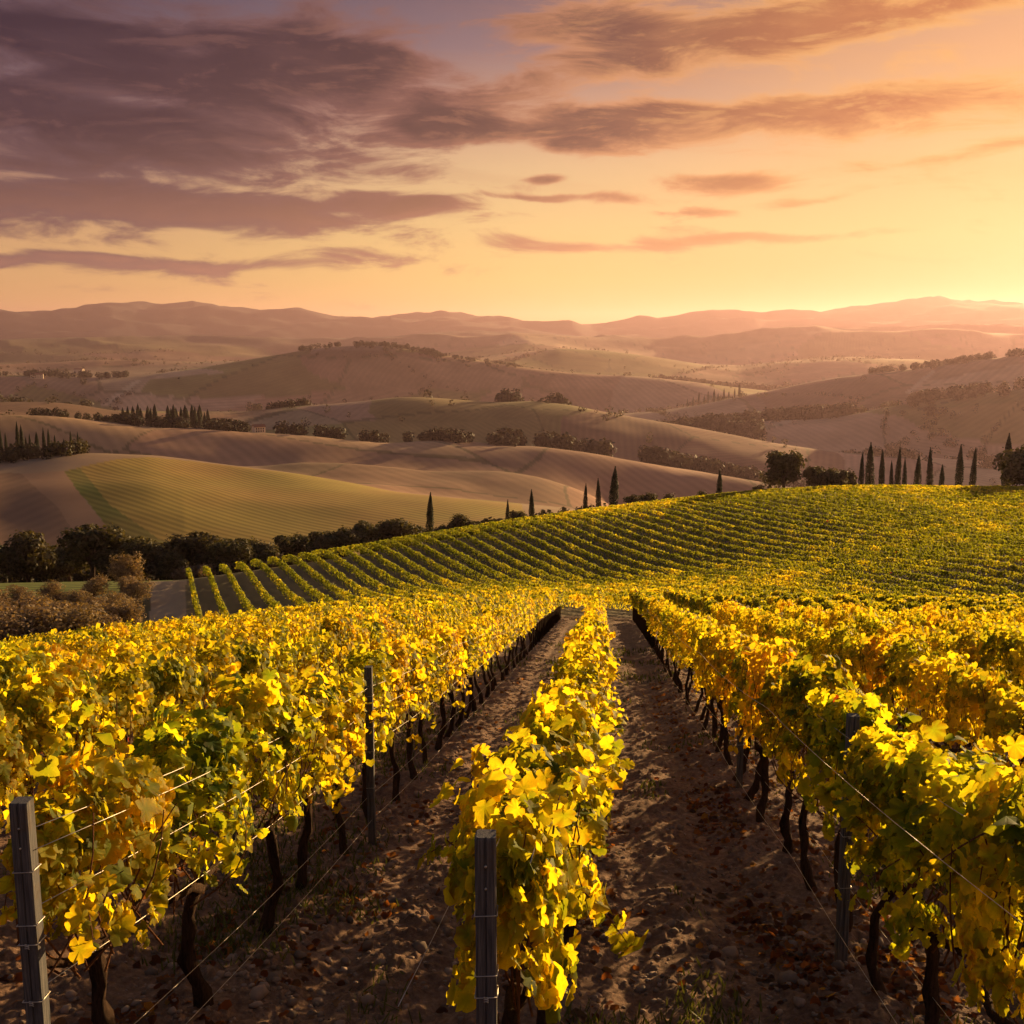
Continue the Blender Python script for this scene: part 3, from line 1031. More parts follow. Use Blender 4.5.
for n, (d, k, i, x, y, s) in enumerate(ind):
    root = empty('grape_vine', (x, y, gz(x, y)), -ROW_AZ)
    if k in ROWNAME and i < 9:
        if i == 0 and k == 0:
            lab = 'yellow grape vine right behind the front post of the central row'
        elif i == 0 and k == -1:
            lab = 'straggly golden grape vine beside the front post at lower left'
        else:
            lab = 'yellow grape vine, %s from the camera in %s' % (NUM[i], ROWNAME[k])
    elif k in ROWNAME:
        lab = 'small distant yellow grape vine in %s' % ROWNAME[k]
    else:
        m = abs(k)
        lab = 'yellow grape vine in the %s row to the %s of the central row' % (NUM[m - 1], 'left' if k < 0 else 'right')
    tag(root, lab, 'grape vine', 'grape vines of the near block')
    sx = -1 if rng.random() < 0.5 else 1
    h = rng.uniform(0.94, 1.05)
    lod = 0 if d < 9.5 else (1 if d < 18 else 2)
    if lod == 0:
        a = n % 12
        parts = [('foliage', FOL0[a][0]), ('cane', CANE0[a]), ('trunk', TR[n % 9])]
    elif lod == 1:
        a = int(rng.integers(10))
        parts = [('foliage', FOL1[a][0]), ('cane', CANE1[a]), ('trunk', TR[n % 9])]
    else:
        parts = [('foliage', FOL2[int(rng.integers(10))]), ('trunk', TR2[n % 5])]
    for nm, me in parts:
        c = link(nm, me, root)
        gap = min((p - s for p in POST_S.get(k, ()) if p > s), default=9)
        if nm != 'trunk':
            c.scale = (sx * rng.uniform(0.9, 1.1), 0.72 if gap < 0.7 else 1, h)
            if gap < 0.7:
                c.location = (0, -0.2, 0.2 * SLOPE)
        else:
            c.scale = (sx, 1, 1)


# --------- the far part of the near block and the second block: too many vines to count
def row_mass(name, segs, wid, hb=HB, ht=HT, far=False):
    """segs: list of arrays (n,4): x, y, size of leaf, bearing of the row ; one leaf each"""
    g = np.random.default_rng(77)
    X = np.concatenate(segs)
    n = len(X)
    x, y, sz, br = X.T
    z = height(x, y, False)
    th = g.uniform(-0.1 * pi, 1.1 * pi, n)
    cx = np.sign(np.cos(th)) * np.abs(np.cos(th)) ** 0.55
    sy = np.sign(np.sin(th)) * np.abs(np.sin(th)) ** 0.55
    lump = fbm(x * 0.9, y * 0.9, 2, 91)
    top = ht + (0.16 if far else 0.28) * lump
    shell = np.where(g.random(n) < 0.8, g.normal(1, 0.08, n), g.uniform(0.3, 0.9, n))
    wd = wid * (1 + 0.6 * fbm(x * 1.1 + 4, y * 1.1, 2, 93)) * cx * shell
    hz = (top + hb) / 2 + sy * (top - hb) / 2 * shell
    ax, ay = np.cos(br), -np.sin(br)
    P = np.stack([x + wd * ax, y + wd * ay, z + hz], 1)
    N = np.stack([cx * ax, cx * ay, 0.22 + 0.35 * np.maximum(sy, 0)], 1) + g.normal(0, 0.25 if far else 0.45, (n, 3))
    q = np.where(np.hypot(x, y) > 66, 0.20, 0.50) + 0.4 * fbm(x / 2.0, y / 2.0, 2, 95) + 0.5 * fbm(x / 40, y / 40, 2, 97) + g.normal(0, 0.09 if far else 0.15, n)
    V, Fs, C = leaf_batch(P, N, sz * np.exp(g.normal(0, 0.2, n)), leaf_cols(q, g), 2, g)
    return V, Fs, C


def stems_mass(x, y):
    """plain thin trunks for vines far away"""
    z = height(x, y, False)
    n = len(x)
    a = np.array([0, 2.1, 4.2])
    r = 0.045
    low = np.stack([x[:, None] + r * np.cos(a), y[:, None] + r * np.sin(a), np.repeat(z[:, None] - 0.1, 3, 1)], -1)
    hi = low + np.array([0, 0, 0.95])
    V = np.concatenate([low, hi], 1).reshape(-1, 3)
    b = np.arange(n)[:, None, None] * 6
    f = np.array([[0, 1, 4, 3], [1, 2, 5, 4], [2, 0, 3, 5]])
    return V, (b + f[None]).reshape(-1, 4)


bag = Bag()
segs = []
g = np.random.default_rng(5)
for (d, k, i, x, y, s) in rest:
    m = int(np.interp(d, [20, 62], [330, 190]))
    t = g.uniform(-0.66, 0.66, m)
    segs.append(np.stack([x + t * RX, y + t * RY, np.full(m, np.interp(d, [20, 62], [0.125, 0.17])), np.full(m, ROW_AZ)], 1))
bag.add(*row_mass('a', segs, 0.18))
rx = np.array([(v[3], v[4]) for v in rest])
v_, f_ = stems_mass(rx[:, 0], rx[:, 1])
bag.add(v_, f_, (0.05, 0.03, 0.022))
o = link('distant_vines', bag.mesh('distant_vines', M_LEAF))
tag(o, 'mass of yellow vines further down the same rows', 'vines', None, 'stuff')

B_AZ = radians(-17.6)
bx, by = sin(B_AZ), cos(B_AZ)
segs, st = [], []
A1, _ = ray([183], [590])
for k in range(-45, 140):
    o = k * 1.95
    s = np.arange(-60, 260, 1.1)
    s = s + g.uniform(-0.2, 0.2, len(s))
    x, y = o * by + s * bx, -o * bx + s * by
    r, az = np.hypot(x, y), np.arctan2(x, y)
    sn = x * RX + y * RY
    ok = (sn > END_S + 0.2) & (r < crest_range(1, az) * 1.05) & (az < 0.58) & (az > float(A1[0]) + 0.002 * np.sin(k))
    x, y, r = x[ok], y[ok], r[ok]
    if not len(x):
        continue
    per = np.interp(r, [60, 110, 170], [130, 80, 56]).astype(int)
    xx, yy, rr = np.repeat(x, per), np.repeat(y, per), np.repeat(r, per)
    t = g.uniform(-0.6, 0.6, len(xx))
    segs.append(np.stack([xx + t * bx, yy + t * by, np.interp(rr, [60, 110, 170], [0.13, 0.17, 0.21]), np.full(len(xx), B_AZ)], 1))
    st.append(np.stack([x, y], 1))
bag = Bag()
bag.add(*row_mass('b', segs, 0.18, 0.36, 1.34, True))
o = link('hillside_vines', bag.mesh('hillside_vines', M_LEAF))
tag(o, 'long green and yellow vine rows running over the next slope', 'vines', None, 'stuff')
print('leaf counts', len(bag.V[0]) // 4)


# ------------------------------------------------------------------ posts and wires
def make_post():
    bag = Bag()
    w_, H = 0.035, 1.80
    c = 0.006
    prof = [(-w_ + c, -w_), (-0.004, -w_), (-0.003, -w_ + 0.006), (0.003, -w_ + 0.006), (0.004, -w_), (w_ - c, -w_), (w_, -w_ + c), (w_, w_ - c), (w_ - c, w_), (-w_ + c, w_), (-w_, w_ - c), (-w_, -w_ + c)]
    k = len(prof)
    zs = [-0.35, 0.0, 0.3, 0.6, 0.9, 1.2, 1.5, H - 0.008, H]
    V = []
    gg = np.random.default_rng(3)
    for z in zs:
        q = 0.93 if z == H else 1.0
        dx, dy = gg.normal(0, 0.002, 2)
        V += [(x * q + dx, y * q + dy, z) for x, y in prof]
    V = np.array(V)
    i = np.arange(len(zs) - 1)[:, None] * k
    j = np.arange(k)[None, :]
    Fq = np.stack([i + j, i + (j + 1) % k, i + k + (j + 1) % k, i + k + j], -1).reshape(-1, 4)
    bag.add(V, [Fq, np.array([[(len(zs) - 1) * k + q for q in range(k)]])], (0.098, 0.098, 0.108))
    body = bag.mesh('post_body', M_POST, False)
    ties = []
    for h in (0.62, 0.98, 1.22, 1.30, 1.52):
        b2 = Bag()
        e = w_ + 0.003
        loop = np.array([(-e, -e, h), (e, -e, h + 0.004), (e, e, h), (-e, e, h - 0.004), (-e, -e, h)])
        for a in range(4):
            t = np.linspace(0, 1, 4)[:, None]
            v, f = tube(loop[a] * (1 - t) + loop[a + 1] * t, 0.0022, 5)
            b2.add(v, f, (0.3, 0.28, 0.26))
        if h in (1.22, 0.98):
            t = np.linspace(0, 1, 14)
            kn = np.stack([0.008 * np.cos(t * 16), -e - 0.006 + 0.004 * np.sin(t * 16), h - 0.012 + 0.02 * t], 1)
            v, f = tube(kn, 0.0022, 5)
            b2.add(v, f, (0.3, 0.28, 0.26))
        ties.append(b2.mesh('post_tie', M_WIRE))
    b3 = Bag()
    for (zz) in (1.70, 1.62):
        v, f = tube(np.array([(0.0, -w_ + 0.004, zz), (0.0, -w_ - 0.003, zz), (0.0, -w_ - 0.006, zz)]), [0.003, 0.005, 0.0045], 8)
        b3.add(v, f, (0.35, 0.32, 0.3))
    return body, ties, b3.mesh('post_nail', M_WIRE)


POST, TIES, NAIL = make_post()


def place_post(o, s, label, dx=0.0, lean=(0, 0)):
    x, y = row_point(o + dx, s)
    r = empty('vineyard_post', (x, y, gz(x, y)), 0.0)
    r.rotation_euler = (lean[0], lean[1], -ROW_AZ * 0.3)
    tag(r, label, 'post', 'posts of the vine trellis')
    link('stake', POST, r)
    for t in TIES[:5]:
        link('wire_tie', t, r)
    link('nail', NAIL, r)


place_post(OFF0 - 0.05, 3.46, 'grey weathered post standing in front of the central row')
place_post(OFF0 - 1.87, 3.80, 'grey weathered post at lower left, in front of the left row', 0.0, (0, 0.0))
place_post(OFF0 - 2.0, 9.72, 'thin grey post on the aisle side of the left row, second from front', 0.17)
place_post(OFF0 + 2.0, 6.95, 'grey post half wrapped in leaves in the right row', -0.05)
place_post(OFF0 + 2.0, 12.9, 'small grey post further down the right row among the trunks', 0.02)


def wire(o, s0, s1, h, dx, label, sag=0.05, rad=0.0017, h0=None, jit=0.0):
    bag = Bag()
    P = []
    gg = np.random.default_rng(int(abs(o * 100 + h * 1000)))
    for s in np.arange(s0, s1 + 0.01, 0.75):
        x, y = row_point(o + dx + jit * gg.normal(), s)
        hh = h if h0 is None else h0 + (h - h0) * min((s - s0) / 3.0, 1.0)
        q = ((s - s0) / 6.0) % 1.0
        P.append((x, y, gz(x, y) + hh - sag * 4 * q * (1 - q)))
    v, f = tube(np.array(P), rad, 6)
    bag.add(v, f, (0.4, 0.4, 0.4))
    ob = link('trellis_wire', bag.mesh('trellis_wire', M_WIRE))
    tag(ob, label, 'wire', 'trellis wires')


L0 = OFF0 - 2.0
for h, dx, nm in ((1.66, 0.10, 'topmost wire of the left row, strung above the leaves'), (1.60, 0.17, 'second wire from the top on the left row'), (1.36, 0.15, 'middle wire on the aisle side of the left row'),
                  (0.50, 0.12, 'bare wire under the leaves of the left row'), (0.30, 0.18, 'lowest wire near the ground beside the left row trunks'), (1.02, 0.15, 'wire crossing the lower leaves of the left row')):
    wire(L0, 3.8, 34, h, dx, nm)
for h, dx, nm in ((1.72, -0.03, 'left one of the two bright wires over the central row'), (1.70, 0.10, 'right one of the two bright wires over the central row'), (1.15, -0.36, 'wire on the left flank of the central row')):
    wire(OFF0, 3.46, 34, h, dx, nm)
R0 = OFF0 + 2.0
for h, dx, nm in ((1.70, -0.10, 'upper wire over the right row'), (1.62, -0.34, 'second wire from the top on the right row'), (0.36, -0.10, 'slack low wire under the leaves of the right row'), (0.55, 0.05, 'bare wire between the trunks of the right row')):
    wire(R0, 2.6, 34, h, dx, nm)


# ------------------------------------------------------------------ litter on the soil
def scatter_near(n, g, smin=2.5, smax=26):
    s = smin * (smax / smin) ** g.random(n)
    o = g.uniform(-1, 1, n) * (1.5 + 0.5 * s)
    x, y = row_point(o, s)
    return x, y, o, s


g = np.random.default_rng(8)
x, y, o_, s_ = scatter_near(60000, g)
ph = (o_ - OFF0) / 2.0
rowd = np.abs(ph - np.round(ph)) * 2.0
dens = np.exp(-((rowd - 0.38) / 0.22) ** 2) * (0.08 + 1.2 * np.maximum(fbm(x * 0.9, y * 0.9, 2, 61) + 0.05, 0)) + 0.012
dens = dens * np.where(o_ > 0.5, 2.8, 1.1)
keep = g.random(len(x)) < dens
x, y, s_ = x[keep], y[keep], s_[keep]
z = height(x, y) + 0.012
n = len(x)
N = np.stack([g.normal(0, 0.5, n), g.normal(0, 0.5, n), np.ones(n)], 1)
pal = np.array([(0.20, 0.075, 0.035), (0.26, 0.12, 0.05), (0.14, 0.06, 0.035), (0.36, 0.20, 0.05), (0.22, 0.13, 0.08)])
cc = pal[g.choice(5, n, p=[0.34, 0.2, 0.26, 0.06, 0.14])] * g.uniform(0.6, 1.2, n)[:, None]
V, Fs, C = leaf_batch(np.stack([x, y, z], 1), N, g.uniform(0.035, 0.085, n), cc, 1, g, 0.0)
bag = Bag()
bag.add(V, Fs, C)
o = link('fallen_leaves', bag.mesh('fallen_leaves', M_LEAF))
tag(o, 'brown and red fallen vine leaves lying along the rows', 'leaves', None, 'stuff')


def rock_verts(n, g):
    """n low-poly lumps: an icosahedron with every corner moved"""
    p = (1 + 5 ** 0.5) / 2
    I = np.array([(-1, p, 0), (1, p, 0), (-1, -p, 0), (1, -p, 0), (0, -1, p), (0, 1, p), (0, -1, -p), (0, 1, -p), (p, 0, -1), (p, 0, 1), (-p, 0, -1), (-p, 0, 1)]) / 1.9
    Fi = np.array([(0, 11, 5), (0, 5, 1), (0, 1, 7), (0, 7, 10), (0, 10, 11), (1, 5, 9), (5, 11, 4), (11, 10, 2), (10, 7, 6), (7, 1, 8), (3, 9, 4), (3, 4, 2), (3, 2, 6), (3, 6, 8), (3, 8, 9), (4, 9, 5), (2, 4, 11), (6, 2, 10), (8, 6, 7), (9, 8, 1)])
    V = I[None] * g.uniform(0.65, 1.2, (n, 12, 1)) * g.uniform(0.7, 1.3, (n, 1, 3)) * np.array([1, 1, 0.65])
    a = g.uniform(0, 2 * pi, n)
    R = np.zeros((n, 3, 3))
    R[:, 0, 0] = np.cos(a); R[:, 0, 1] = -np.sin(a); R[:, 1, 0] = np.sin(a); R[:, 1, 1] = np.cos(a); R[:, 2, 2] = 1
    return np.einsum('nij,nkj->nki', R, V), Fi


g = np.random.default_rng(9)
x, y, o_, s_ = scatter_near(26000, g, 2.5, 18)
keep = g.random(len(x)) < 0.2 + 1.2 * np.maximum(fbm(x * 0.7, y * 0.7, 2, 66) + 0.1, 0)
x, y = x[keep], y[keep]
n = len(x)
V, Fi = rock_verts(n, g)
sz = 0.013 * np.exp(g.normal(0, 0.6, n))
V = V * sz[:, None, None] + np.stack([x, y, height(x, y) + sz * 0.2], 1)[:, None, :]
Fs = (np.arange(n)[:, None, None] * 12 + Fi[None]).reshape(-1, 3)
cc = np.array((0.20, 0.14, 0.108)) * g.uniform(0.6, 1.5, n)[:, None]
bag = Bag()
bag.add(V.reshape(-1, 3), Fs, np.repeat(cc, 12, axis=0))
o = link('soil_clods', bag.mesh('soil_clods', M_STONE))
tag(o, 'loose crumbs of dry earth between the rows', 'soil', None, 'stuff')

# a few stones one can tell apart
for (o, s, r, lab) in ((0.62, 5.05, 0.045, 'pale stone on the soil right of the central row'), (0.95, 6.1, 0.035, 'small flat stone in the middle of the right aisle'), (0.55, 7.8, 0.05, 'rounded stone beside the central row, further down'),
                       (1.15, 4.9, 0.03, 'small reddish stone in the right aisle near the front'), (-1.35, 6.3, 0.04, 'dark stone in the left aisle')):
    x, y = row_point(o, s)
    gg = np.random.default_rng(int(s * 100))
    bag = Bag()
    V, Fi = rock_verts(1, gg)
    # subdivide once so that it reads as a worn stone
    V = V[0]
    ed, F2, VV = {}, [], list(V)
    for a, b, c in Fi:
        m = []
        for p_, q_ in ((a, b), (b, c), (c, a)):
            kk = (min(p_, q_), max(p_, q_))
            if kk not in ed:
                ed[kk] = len(VV)
                VV.append((V[p_] + V[q_]) / 2 * 1.08)
            m.append(ed[kk])
        F2 += [(a, m[0], m[2]), (b, m[1], m[0]), (c, m[2], m[1]), (m[0], m[1], m[2])]
    bag.add(np.array(VV) * r, np.array(F2), (0.2, 0.145, 0.11))
    so = link('stone', bag.mesh('stone', M_STONE))
    so.location = (x, y, float(height([x], [y])[0]) + r * 0.25)
    tag(so, lab, 'stone')

# low weeds in patches
g = np.random.default_rng(10)
x, y, o_, s_ = scatter_near(170000, g, 2.8, 40)
ph = (o_ - OFF0) / 2.0
rowd = np.abs(ph - np.round(ph)) * 2.0
pt = fbm(x * 0.55, y * 0.55, 3, 81) + 0.25 * np.exp(-((rowd - 0.95) / 0.2) ** 2) - 0.11
keep = (g.random(len(x)) < np.clip(pt * 2.2, 0, 1))
x, y, s_ = x[keep], y[keep], s_[keep]
n = len(x)
z = height(x, y)
a = g.uniform(0, 2 * pi, n)
hgt = g.uniform(0.03, 0.09, n) * np.interp(s_, [3, 30], [1, 1.6])
wd = g.uniform(0.003, 0.007, n) * np.interp(s_, [3, 30], [1, 3])
le = np.stack([np.cos(a) * wd, np.sin(a) * wd, 0 * a], 1)
tip = np.stack([g.normal(0, 0.03, n), g.normal(0, 0.03, n), hgt], 1)
B = np.stack([x, y, z], 1)
V = np.stack([B - le, B + le, B + tip * 0.6 + le * 0.8, B + tip, B + tip * 0.6 - le * 0.8], 1).reshape(-1, 3)
Fs = np.arange(n)[:, None] * 5 + np.arange(5)[None]
cc = np.array((0.075, 0.085, 0.022)) * g.uniform(0.6, 1.3, n)[:, None]
bag = Bag()
bag.add(V, Fs, np.repeat(cc, 5, axis=0))
o = link('grass', bag.mesh('grass', M_FOL))
tag(o, 'sparse tufts of low grass on the aisle soil', 'grass', None, 'stuff')


# ------------------------------------------------------------------ trees
def leaf_quads(P, N, size, cols, g):
    n = len(P)
    N = N / (np.linalg.norm(N, axis=1)[:, None] + 1e-9)
    r = g.normal(0, 1, (n, 3))
    A = np.cross(N, r)
    A /= np.linalg.norm(A, axis=1)[:, None] + 1e-9
    B = np.cross(N, A)
    s = size[:, None]
    V = np.stack([P - A * s * 0.5, P + B * s * 0.42 + N * s * 0.12, P + A * s * 0.5, P - B * s * 0.42 - N * s * 0.1], 1).reshape(-1, 3)
    return V, (np.arange(n)[:, None] * 4 + np.arange(4)[None]), np.repeat(cols, 4, axis=0)


def make_cypress(seed, n=3600):
    """unit height 1"""
    g = np.random.default_rng(200 + seed)
    t = g.random(n) ** 0.8
    wid = 0.088 * (np.sin(np.clip(t * 0.93 + 0.10, 0, 1) * pi) ** 0.55) * (1 - 0.45 * t) * g.uniform(0.9, 1.1)
    a = g.uniform(0, 2 * pi, n)
    lump = 1 + 0.30 * fbm(a * 1.6 + seed, t * 9 + seed * 2, 2, 17)
    rr = wid * lump * np.where(g.random(n) < 0.8, g.normal(1, 0.09, n), g.uniform(0.3, 0.9, n))
    P = np.stack([rr * np.cos(a), rr * np.sin(a), 0.04 + 0.96 * t], 1)
    N = np.stack([np.cos(a), np.sin(a), np.full(n, 0.45)], 1) + g.normal(0, 0.35, (n, 3))
    cols = np.array((0.028, 0.034, 0.014)) * g.uniform(0.6, 1.5, n)[:, None]
    bag = Bag()
    bag.add(*leaf_quads(P, N, g.uniform(0.015, 0.028, n), cols, g))
    crown = bag.mesh('cypress_crown', M_FOL)
    b2 = Bag()
    v, f = tube(np.array([(0, 0, -0.03), (0.002, 0, 0.05), (0, 0.002, 0.5), (0, 0, 0.85)]), [0.018, 0.014, 0.009, 0.003], 7)
    b2.add(v, f, (0.05, 0.035, 0.025))
    return crown, b2.mesh('cypress_trunk', M_BARK)


def make_broad(seed, n=5200, colr=(0.060, 0.054, 0.022), flat=0.85, low=0.07, leaf=0.058):
    """unit height 1, crown about 1 wide"""
    g = np.random.default_rng(300 + seed)
    nl = 11
    a = g.uniform(0, 2 * pi, nl)
    rad = g.uniform(0.08, 0.33, nl)
    hz = low + (0.98 - low) * g.uniform(0.28, 0.78, nl)
    cen = np.stack([rad * np.cos(a), rad * np.sin(a), hz], 1)
    cen[0] = (0, 0, 0.72)
    cr = g.uniform(0.15, 0.25, nl)
    bag = Bag()
    b2 = Bag()
    v, f = tube(np.array([(0, 0, -0.05), (0.01, 0.0, 0.12), (0.0, 0.015, 0.32), (0.01, 0.0, 0.55)]), [0.045, 0.034, 0.026, 0.012], 8)
    b2.add(v, f, (0.055, 0.038, 0.028))
    for i in range(nl):
        m = n // nl
        d = g.normal(0, 1, (m, 3))
        d /= np.linalg.norm(d, axis=1)[:, None]
        lump = 1 + 0.5 * fbm(d[:, 0] * 2.3 + i * 5 + seed, d[:, 1] * 2.3 + d[:, 2] * 2.0, 3, 19)
        q = cr[i] * lump * np.where(g.random(m) < 0.7, g.normal(0.95, 0.1, m), g.uniform(0.3, 0.9, m))
        P = cen[i] + d * q[:, None] * np.array([1, 1, flat])
        P[:, 2] = np.maximum(P[:, 2], low * g.uniform(0.4, 1.3, m))
        N = d + g.normal(0, 0.5, (m, 3)) + np.array([0, 0, 0.3])
        cols = np.array(colr) * (g.uniform(0.65, 1.5, m) * g.uniform(0.8, 1.25))[:, None]
        bag.add(*leaf_quads(P, N, g.uniform(0.6, 1.3, m) * leaf, cols, g))
        s0 = np.array([0, 0, g.uniform(0.2, 0.4)])
        t = np.linspace(0, 1, 5)[:, None]
        L = s0 + (cen[i] - s0) * t + np.array([0, 0, 0.05]) * np.sin(t * pi)
        v, f = tube(L, np.linspace(0.017, 0.004, 5), 5)
        b2.add(v, f, (0.055, 0.038, 0.028))
    return bag.mesh('tree_crown', M_FOL), b2.mesh('tree_trunk', M_BARK)


CYP = [make_cypress(i) for i in range(5)]
OAK = [make_broad(i) for i in range(5)]
BUSH = [make_broad(20 + i, 1800, (0.052, 0.048, 0.018), 0.9, 0.03, 0.07) for i in range(4)]
OLV = [make_broad(40 + i, 4200, (0.200, 0.145, 0.085), 0.9, 0.02, 0.045) for i in range(5)]


def plant(name, kind, x, y, h, wscale, label, cat, group=None, sink=0.0):
    z = gz(x, y) - sink
    r = empty(name, (x, y, z), float(rng.uniform(0, 6.28)))
    r.scale = (h * wscale, h * wscale, h)
    tag(r, label, cat, group)
    crown, trunk = kind
    link('crown', crown, r)
    link('trunk', trunk, r)
    return r


def at_crest(u, i=1, f=1.03, v=500):
    az, _ = ray(u, v)
    r = float(crest_range(i, np.array([float(az)]))[0]) * f
    return hit(u, r, v)


def tree_h(u, v_top, x, y):
    """height that lifts the top of a tree at x,y to picture row v_top"""
    az, t = ray(u, v_top)
    return math.hypot(x, y) * float(t) + CAMZ - gz(x, y)


# cypresses along the vineyard's ridge
RIDGE = [(429, 491, 1.0, 'lone dark cypress at the left end of the vineyard ridge'),
         (507, 498, 0.8, 'small cypress, left one of a pair on the middle of the vineyard ridge'),
         (532, 488, 0.9, 'slender cypress, right one of a pair on the middle of the vineyard ridge'),
         (585, 482, 0.75, 'thin short cypress, left of the three on the vineyard ridge'),
         (599, 477, 0.85, 'middle cypress of the three on the vineyard ridge'),
         (613, 465, 1.0, 'tall full cypress, right of the three on the vineyard ridge'),
         (719, 468, 1.05, 'stout single cypress standing left of the big round tree'),
         (860, 450, 0.8, 'slim cypress, first of the long group right of the round tree'),
         (869, 441, 0.95, 'tall broad cypress, second of the long group on the ridge'),
         (881, 448, 0.95, 'cypress, third of the long group on the ridge'),
         (891, 459, 0.8, 'short cypress, fourth of the long group on the ridge'),
         (896, 446, 0.95, 'full dark cypress, fifth of the long group on the ridge'),
         (904, 456, 0.85, 'short cypress, sixth of the long group on the ridge'),
         (916, 453, 1.0, 'cypress, seventh of the long group on the ridge'),
         (929, 446, 1.0, 'tall cypress, eighth of the long group on the ridge'),
         (941, 463, 1.2, 'lowest cypress, ninth of the long group on the ridge'),
         (958, 443, 0.95, 'tall slim cypress, tenth of the long group on the ridge'),
         (971, 446, 0.95, 'tall slim cypress, eleventh of the long group on the ridge'),
         (1005, 432, 0.95, 'tallest cypress at the right end of the ridge')]
for n, (u, vt, ws, lab) in enumerate(RIDGE):
    x, y, z = at_crest(u, 1, 1.045 + 0.012 * (n % 3))
    h = tree_h(u, vt, x, y)
    wpx = 6.0 if u < 760 else 6.5
    t = plant('cypress_tree', CYP[n % 5], x, y, h, ws * (1.08 if u < 760 else 0.9) * (0.92 + 0.22 * ((n * 0.37) % 1)), lab, 'cypress tree', 'cypresses along the vineyard ridge', 0.2)
    t.rotation_euler = (0.03 * math.sin(n * 2.1), 0.03 * math.cos(n * 1.3), n)

for (u, vt, kind, ws, lab, f) in [
        (783, 452, OAK[0], 0.98, 'big round dark tree on the ridge, left of the cypress group', 1.05),
        (815, 465, OAK[1], 0.95, 'lower rounded tree leaning on the big round ridge tree', 1.07),
        (833, 468, OAK[2], 0.9, 'rounded tree between the big ridge tree and the cypresses', 1.06),
        (848, 470, BUSH[0], 1.1, 'low bush at the foot of the first ridge cypresses', 1.09),
        (650, 492, BUSH[1], 1.3, 'low wide bush just right of the three ridge cypresses', 1.06),
        (668, 493, BUSH[2], 1.2, 'small bush on the ridge near the three cypresses', 1.09),
        (635, 494, BUSH[3], 1.2, 'small bush behind the tallest of the three ridge cypresses', 1.08),
        (702, 490, BUSH[2], 1.0, 'tiny bush left of the stout single cypress', 1.09),
        (1026, 443, OAK[3], 1.15, 'large dark tree cut by the right edge on the ridge', 0.99),
        (1050, 450, OAK[4], 1.1, 'dark tree behind the large tree at the right edge', 1.06),
        (760, 484, BUSH[3], 1.0, 'low bush at the left foot of the big round ridge tree', 1.06)]:
    x, y, z = at_crest(u, 1, f)
    plant('ridge_tree' if kind in OAK else 'bush', kind, x, y, tree_h(u, vt, x, y) * 1.12, ws, lab, 'tree' if kind in OAK else 'bush', None, 0.2)

# wooded hollow behind the second block
g = np.random.default_rng(12)
HOLLOW = [(-24, 538), (4, 536), (22, 532), (45, 536), (64, 538), (88, 526), (112, 540), (134, 534), (152, 538), (172, 540), (190, 534), (210, 529), (228, 530), (250, 538), (268, 540),
          (290, 530), (308, 534), (325, 520), (342, 524), (360, 518), (378, 514), (398, 518), (415, 520), (443, 516), (462, 514), (482, 518), (500, 516), (520, 510), (548, 512), (566, 514)]
for n, (u, vt) in enumerate(HOLLOW):
    f = 1.17 + 0.10 * g.random() if u < 420 else 1.10 + 0.05 * g.random()
    x, y, z = at_crest(u, 1, f)
    h = max(tree_h(u, vt + 3 + 6 * math.sin(n * 2.3), x, y) * 1.06, 2.5)
    if u < 180:
        lab = 'dark tree in the hollow behind the green strip at far left'
    elif u < 420:
        lab = 'dark tree in the hollow behind the left end of the vine slope'
    else:
        lab = 'dark shrubby tree behind the middle of the vineyard ridge'
    plant('hollow_tree', OAK[n % 5], x, y, h, float(g.uniform(1.0, 1.35)) * min(1.0, 9.0 / h + 0.2), lab, 'tree', 'trees in the hollow', 0.3)

# undergrowth that joins the hollow trees
def thicket(name, pts, label, h=(3, 6), leaf=0.6, per=60, colr=(0.040, 0.038, 0.016), seed=1, wide=(0.5, 0.8), kind='stuff'):
    """pts (n,2) crown positions -> one mass of leafy clumps"""
    g = np.random.default_rng(seed)
    n = len(pts)
    x, y = pts[:, 0], pts[:, 1]
    z = height(x, y, False)
    H = g.uniform(h[0], h[1], n) if not isinstance(h, np.ndarray) else h
    W = H * g.uniform(wide[0], wide[1], n)
    d = g.normal(0, 1, (n, per, 3))
    d /= np.linalg.norm(d, axis=2)[..., None]
    lump = g.uniform(0.65, 1.1, (n, per, 1))
    P = np.stack([x, y, z + H * 0.5], 1)[:, None, :] + d * lump * np.stack([W * 0.5, W * 0.5, H * 0.55], 1)[:, None, :]
    N = d + g.normal(0, 0.5, (n, per, 3)) + np.array([0, 0, 0.25])
    cols = np.array(colr) * g.uniform(0.7, 1.4, (n, 1, 1)) * g.uniform(0.7, 1.35, (n, per, 1))
    sz = np.repeat(W * leaf, per) * g.uniform(0.6, 1.3, n * per)
    bag = Bag()
    bag.add(*leaf_quads(P.reshape(-1, 3), N.reshape(-1, 3), sz, cols.reshape(-1, 3), g))
    o = link(name, bag.mesh(name, M_FOL))
    tag(o, label, 'vegetation', None, kind)
    return o


def band(line, n, g, jit=0.02, clump=0.0):
    """points along a line of (u, range)"""
    line = np.array(line, float)
    t = g.random(n)
    cu = np.concatenate([[0], np.cumsum(np.hypot(np.diff(line[:, 0]), 1e-6))])
    cu /= cu[-1]
    u = np.interp(t, cu, line[:, 0])
    r = np.interp(t, cu, line[:, 1]) * (1 + jit * g.normal(0, 1, n))
    if clump:
        k = fbm(u / 22.0, r * 0 + 3, 3, 33) > -clump
        u, r = u[k], r[k]
    az, _ = ray(u, np.full(u.shape, 430.0))
    return np.stack([r * np.sin(az), r * np.cos(az)], 1)


